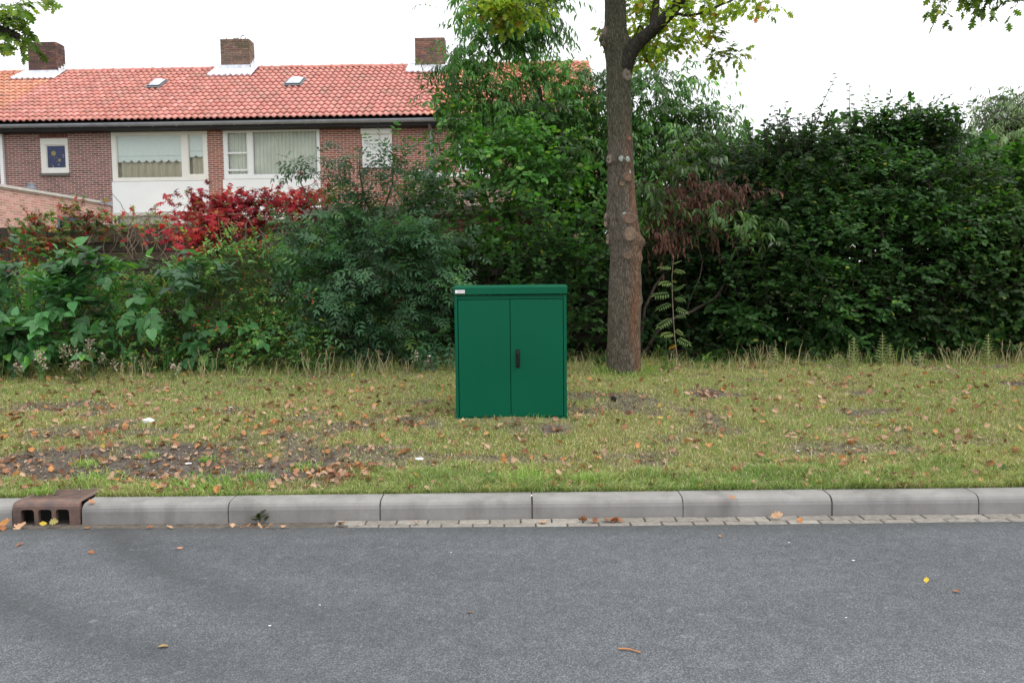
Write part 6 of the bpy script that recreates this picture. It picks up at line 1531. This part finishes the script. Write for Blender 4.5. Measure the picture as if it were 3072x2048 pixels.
one_leaf(2780, 1742, .05, YEC, 'yellow curled leaf on the asphalt at the right', .008, lobed=False); one_leaf(2285, 1418, .08, YEC, 'yellow leaf on the right verge above the kerb grass', flat=.4); one_leaf(2900, 1195, .10, (.58, .36, .05), 'golden leaf on the grass at the far right', flat=.4)
one_leaf(1450, 1264, .08, (.55, .36, .10), 'golden leaf leaning on the cabinet foot', flat=.3, Y=7.06); one_leaf(1490, 1264, .07, RUC, 'rust leaf at the cabinet foot', flat=.3, Y=7.05); one_leaf(1735, 1248, .10, (.48, .32, .18), 'long tan leaf beside the right cabinet corner', flat=.3)
for q, (px, py, s, c, lb) in enumerate([(60, 1634, .05, RUC, 'rust leaf on the asphalt at the upper left'), (540, 1645, .045, (.42, .22, .14), 'pinkish leaf scrap on the asphalt left of the middle'), (490, 1940, .05, (.36, .24, .1), 'ochre leaf scrap low on the asphalt at the left'), (1410, 1838, .03, RUC, 'tiny rust scrap on the asphalt below the cabinet'), (2160, 1610, .03, ORC, 'tiny orange scrap on the asphalt near the setts'), (275, 1658, .05, RUC, 'thin rust leaf on the asphalt below the drain'), (2870, 1776, .04, RUC, 'faint rust leaf on the asphalt at the right')]):
    one_leaf(px, py, s, c, lb, .008, .12, lobed=False)
p0, p1 = at_z(1855, 1944, .012), at_z(1920, 1955, .012); t = thing('twig', 'short orange-brown twig lying on the asphalt below the oak', 'twig', p0); mb = MB(); mb.tube([(0, 0, 0), ((p1 - p0) * .5) + Vector((0, .008, .003)), p1 - p0, (p1 - p0) * 1.05], [.004, .004, .003, .001], 6, (.42, .19, .08)); mb.build('stick', M['scar'], t)
def crumple(name, label, cat, px, py, s, mat, flat=.45, z=None):
    p = at_z(px, py, z) if z is not None else on_ground(px, py); bm = bmesh.new(); bmesh.ops.create_icosphere(bm, subdivisions=2, radius=1); r = random.Random(px)
    for v in bm.verts: f = r.uniform(.72, 1.15); v.co = Vector((v.co.x * f * s, v.co.y * f * s * .7, max(-.15, v.co.z) * f * s * flat))
    me = bpy.data.meshes.new(name); bm.to_mesh(me); bm.free(); me.materials.append(M[mat]); o = link(name, me); o.location = (p.x, p.y, p.z + .008); tag(o, label, cat)
crumple('crumpled_paper', 'large crumpled white paper lump on the left grass', 'litter', 445, 1268, .058, 'paper', .75)
crumple('crumpled_paper', 'small white paper ball between leaves left of the middle', 'litter', 693, 1228, .026, 'paper', .8); crumple('crumpled_paper', 'flat grey-white paper scrap near the upper left grass', 'litter', 186, 1233, .03, 'paper', .25)
crumple('crumpled_paper', 'white scrap on the bare soil above the first kerb stone', 'litter', 566, 1393, .026, 'paper', .3); crumple('crumpled_paper', 'whitish paper scrap on the bare soil below the cabinet left corner', 'litter', 1258, 1380, .035, 'paper', .5)
crumple('crumpled_paper', 'thin white scrap lying near the right edge of the verge', 'litter', 2865, 1348, .034, 'paper', .15); crumple('crumpled_paper', 'tiny white scrap in the middle of the right verge', 'litter', 2394, 1355, .014, 'paper', .4)
crumple('black_scrap', 'small black plastic scrap standing in the grass between cabinet and oak', 'litter', 1840, 1203, .032, 'black', 1.5)
for px, py, s, lb in [(2367, 1630, .008, 'white spot of chewing gum on the asphalt, upper right'), (2560, 1684, .010, 'white streak of dried gum on the asphalt right of the upper spot'), (2538, 1856, .006, 'small white speck on the asphalt at the lower right'), (960, 1818, .006, 'white fleck on the asphalt left of the middle'), (1353, 1660, .006, 'white fleck on the asphalt below the cabinet'), (810, 1880, .008, 'pale fleck low on the asphalt at the left')]:
    crumple('gum_spot', lb, 'gum spot', px, py, s, 'paper', .12, .002)
# bird dropping on the kerb face
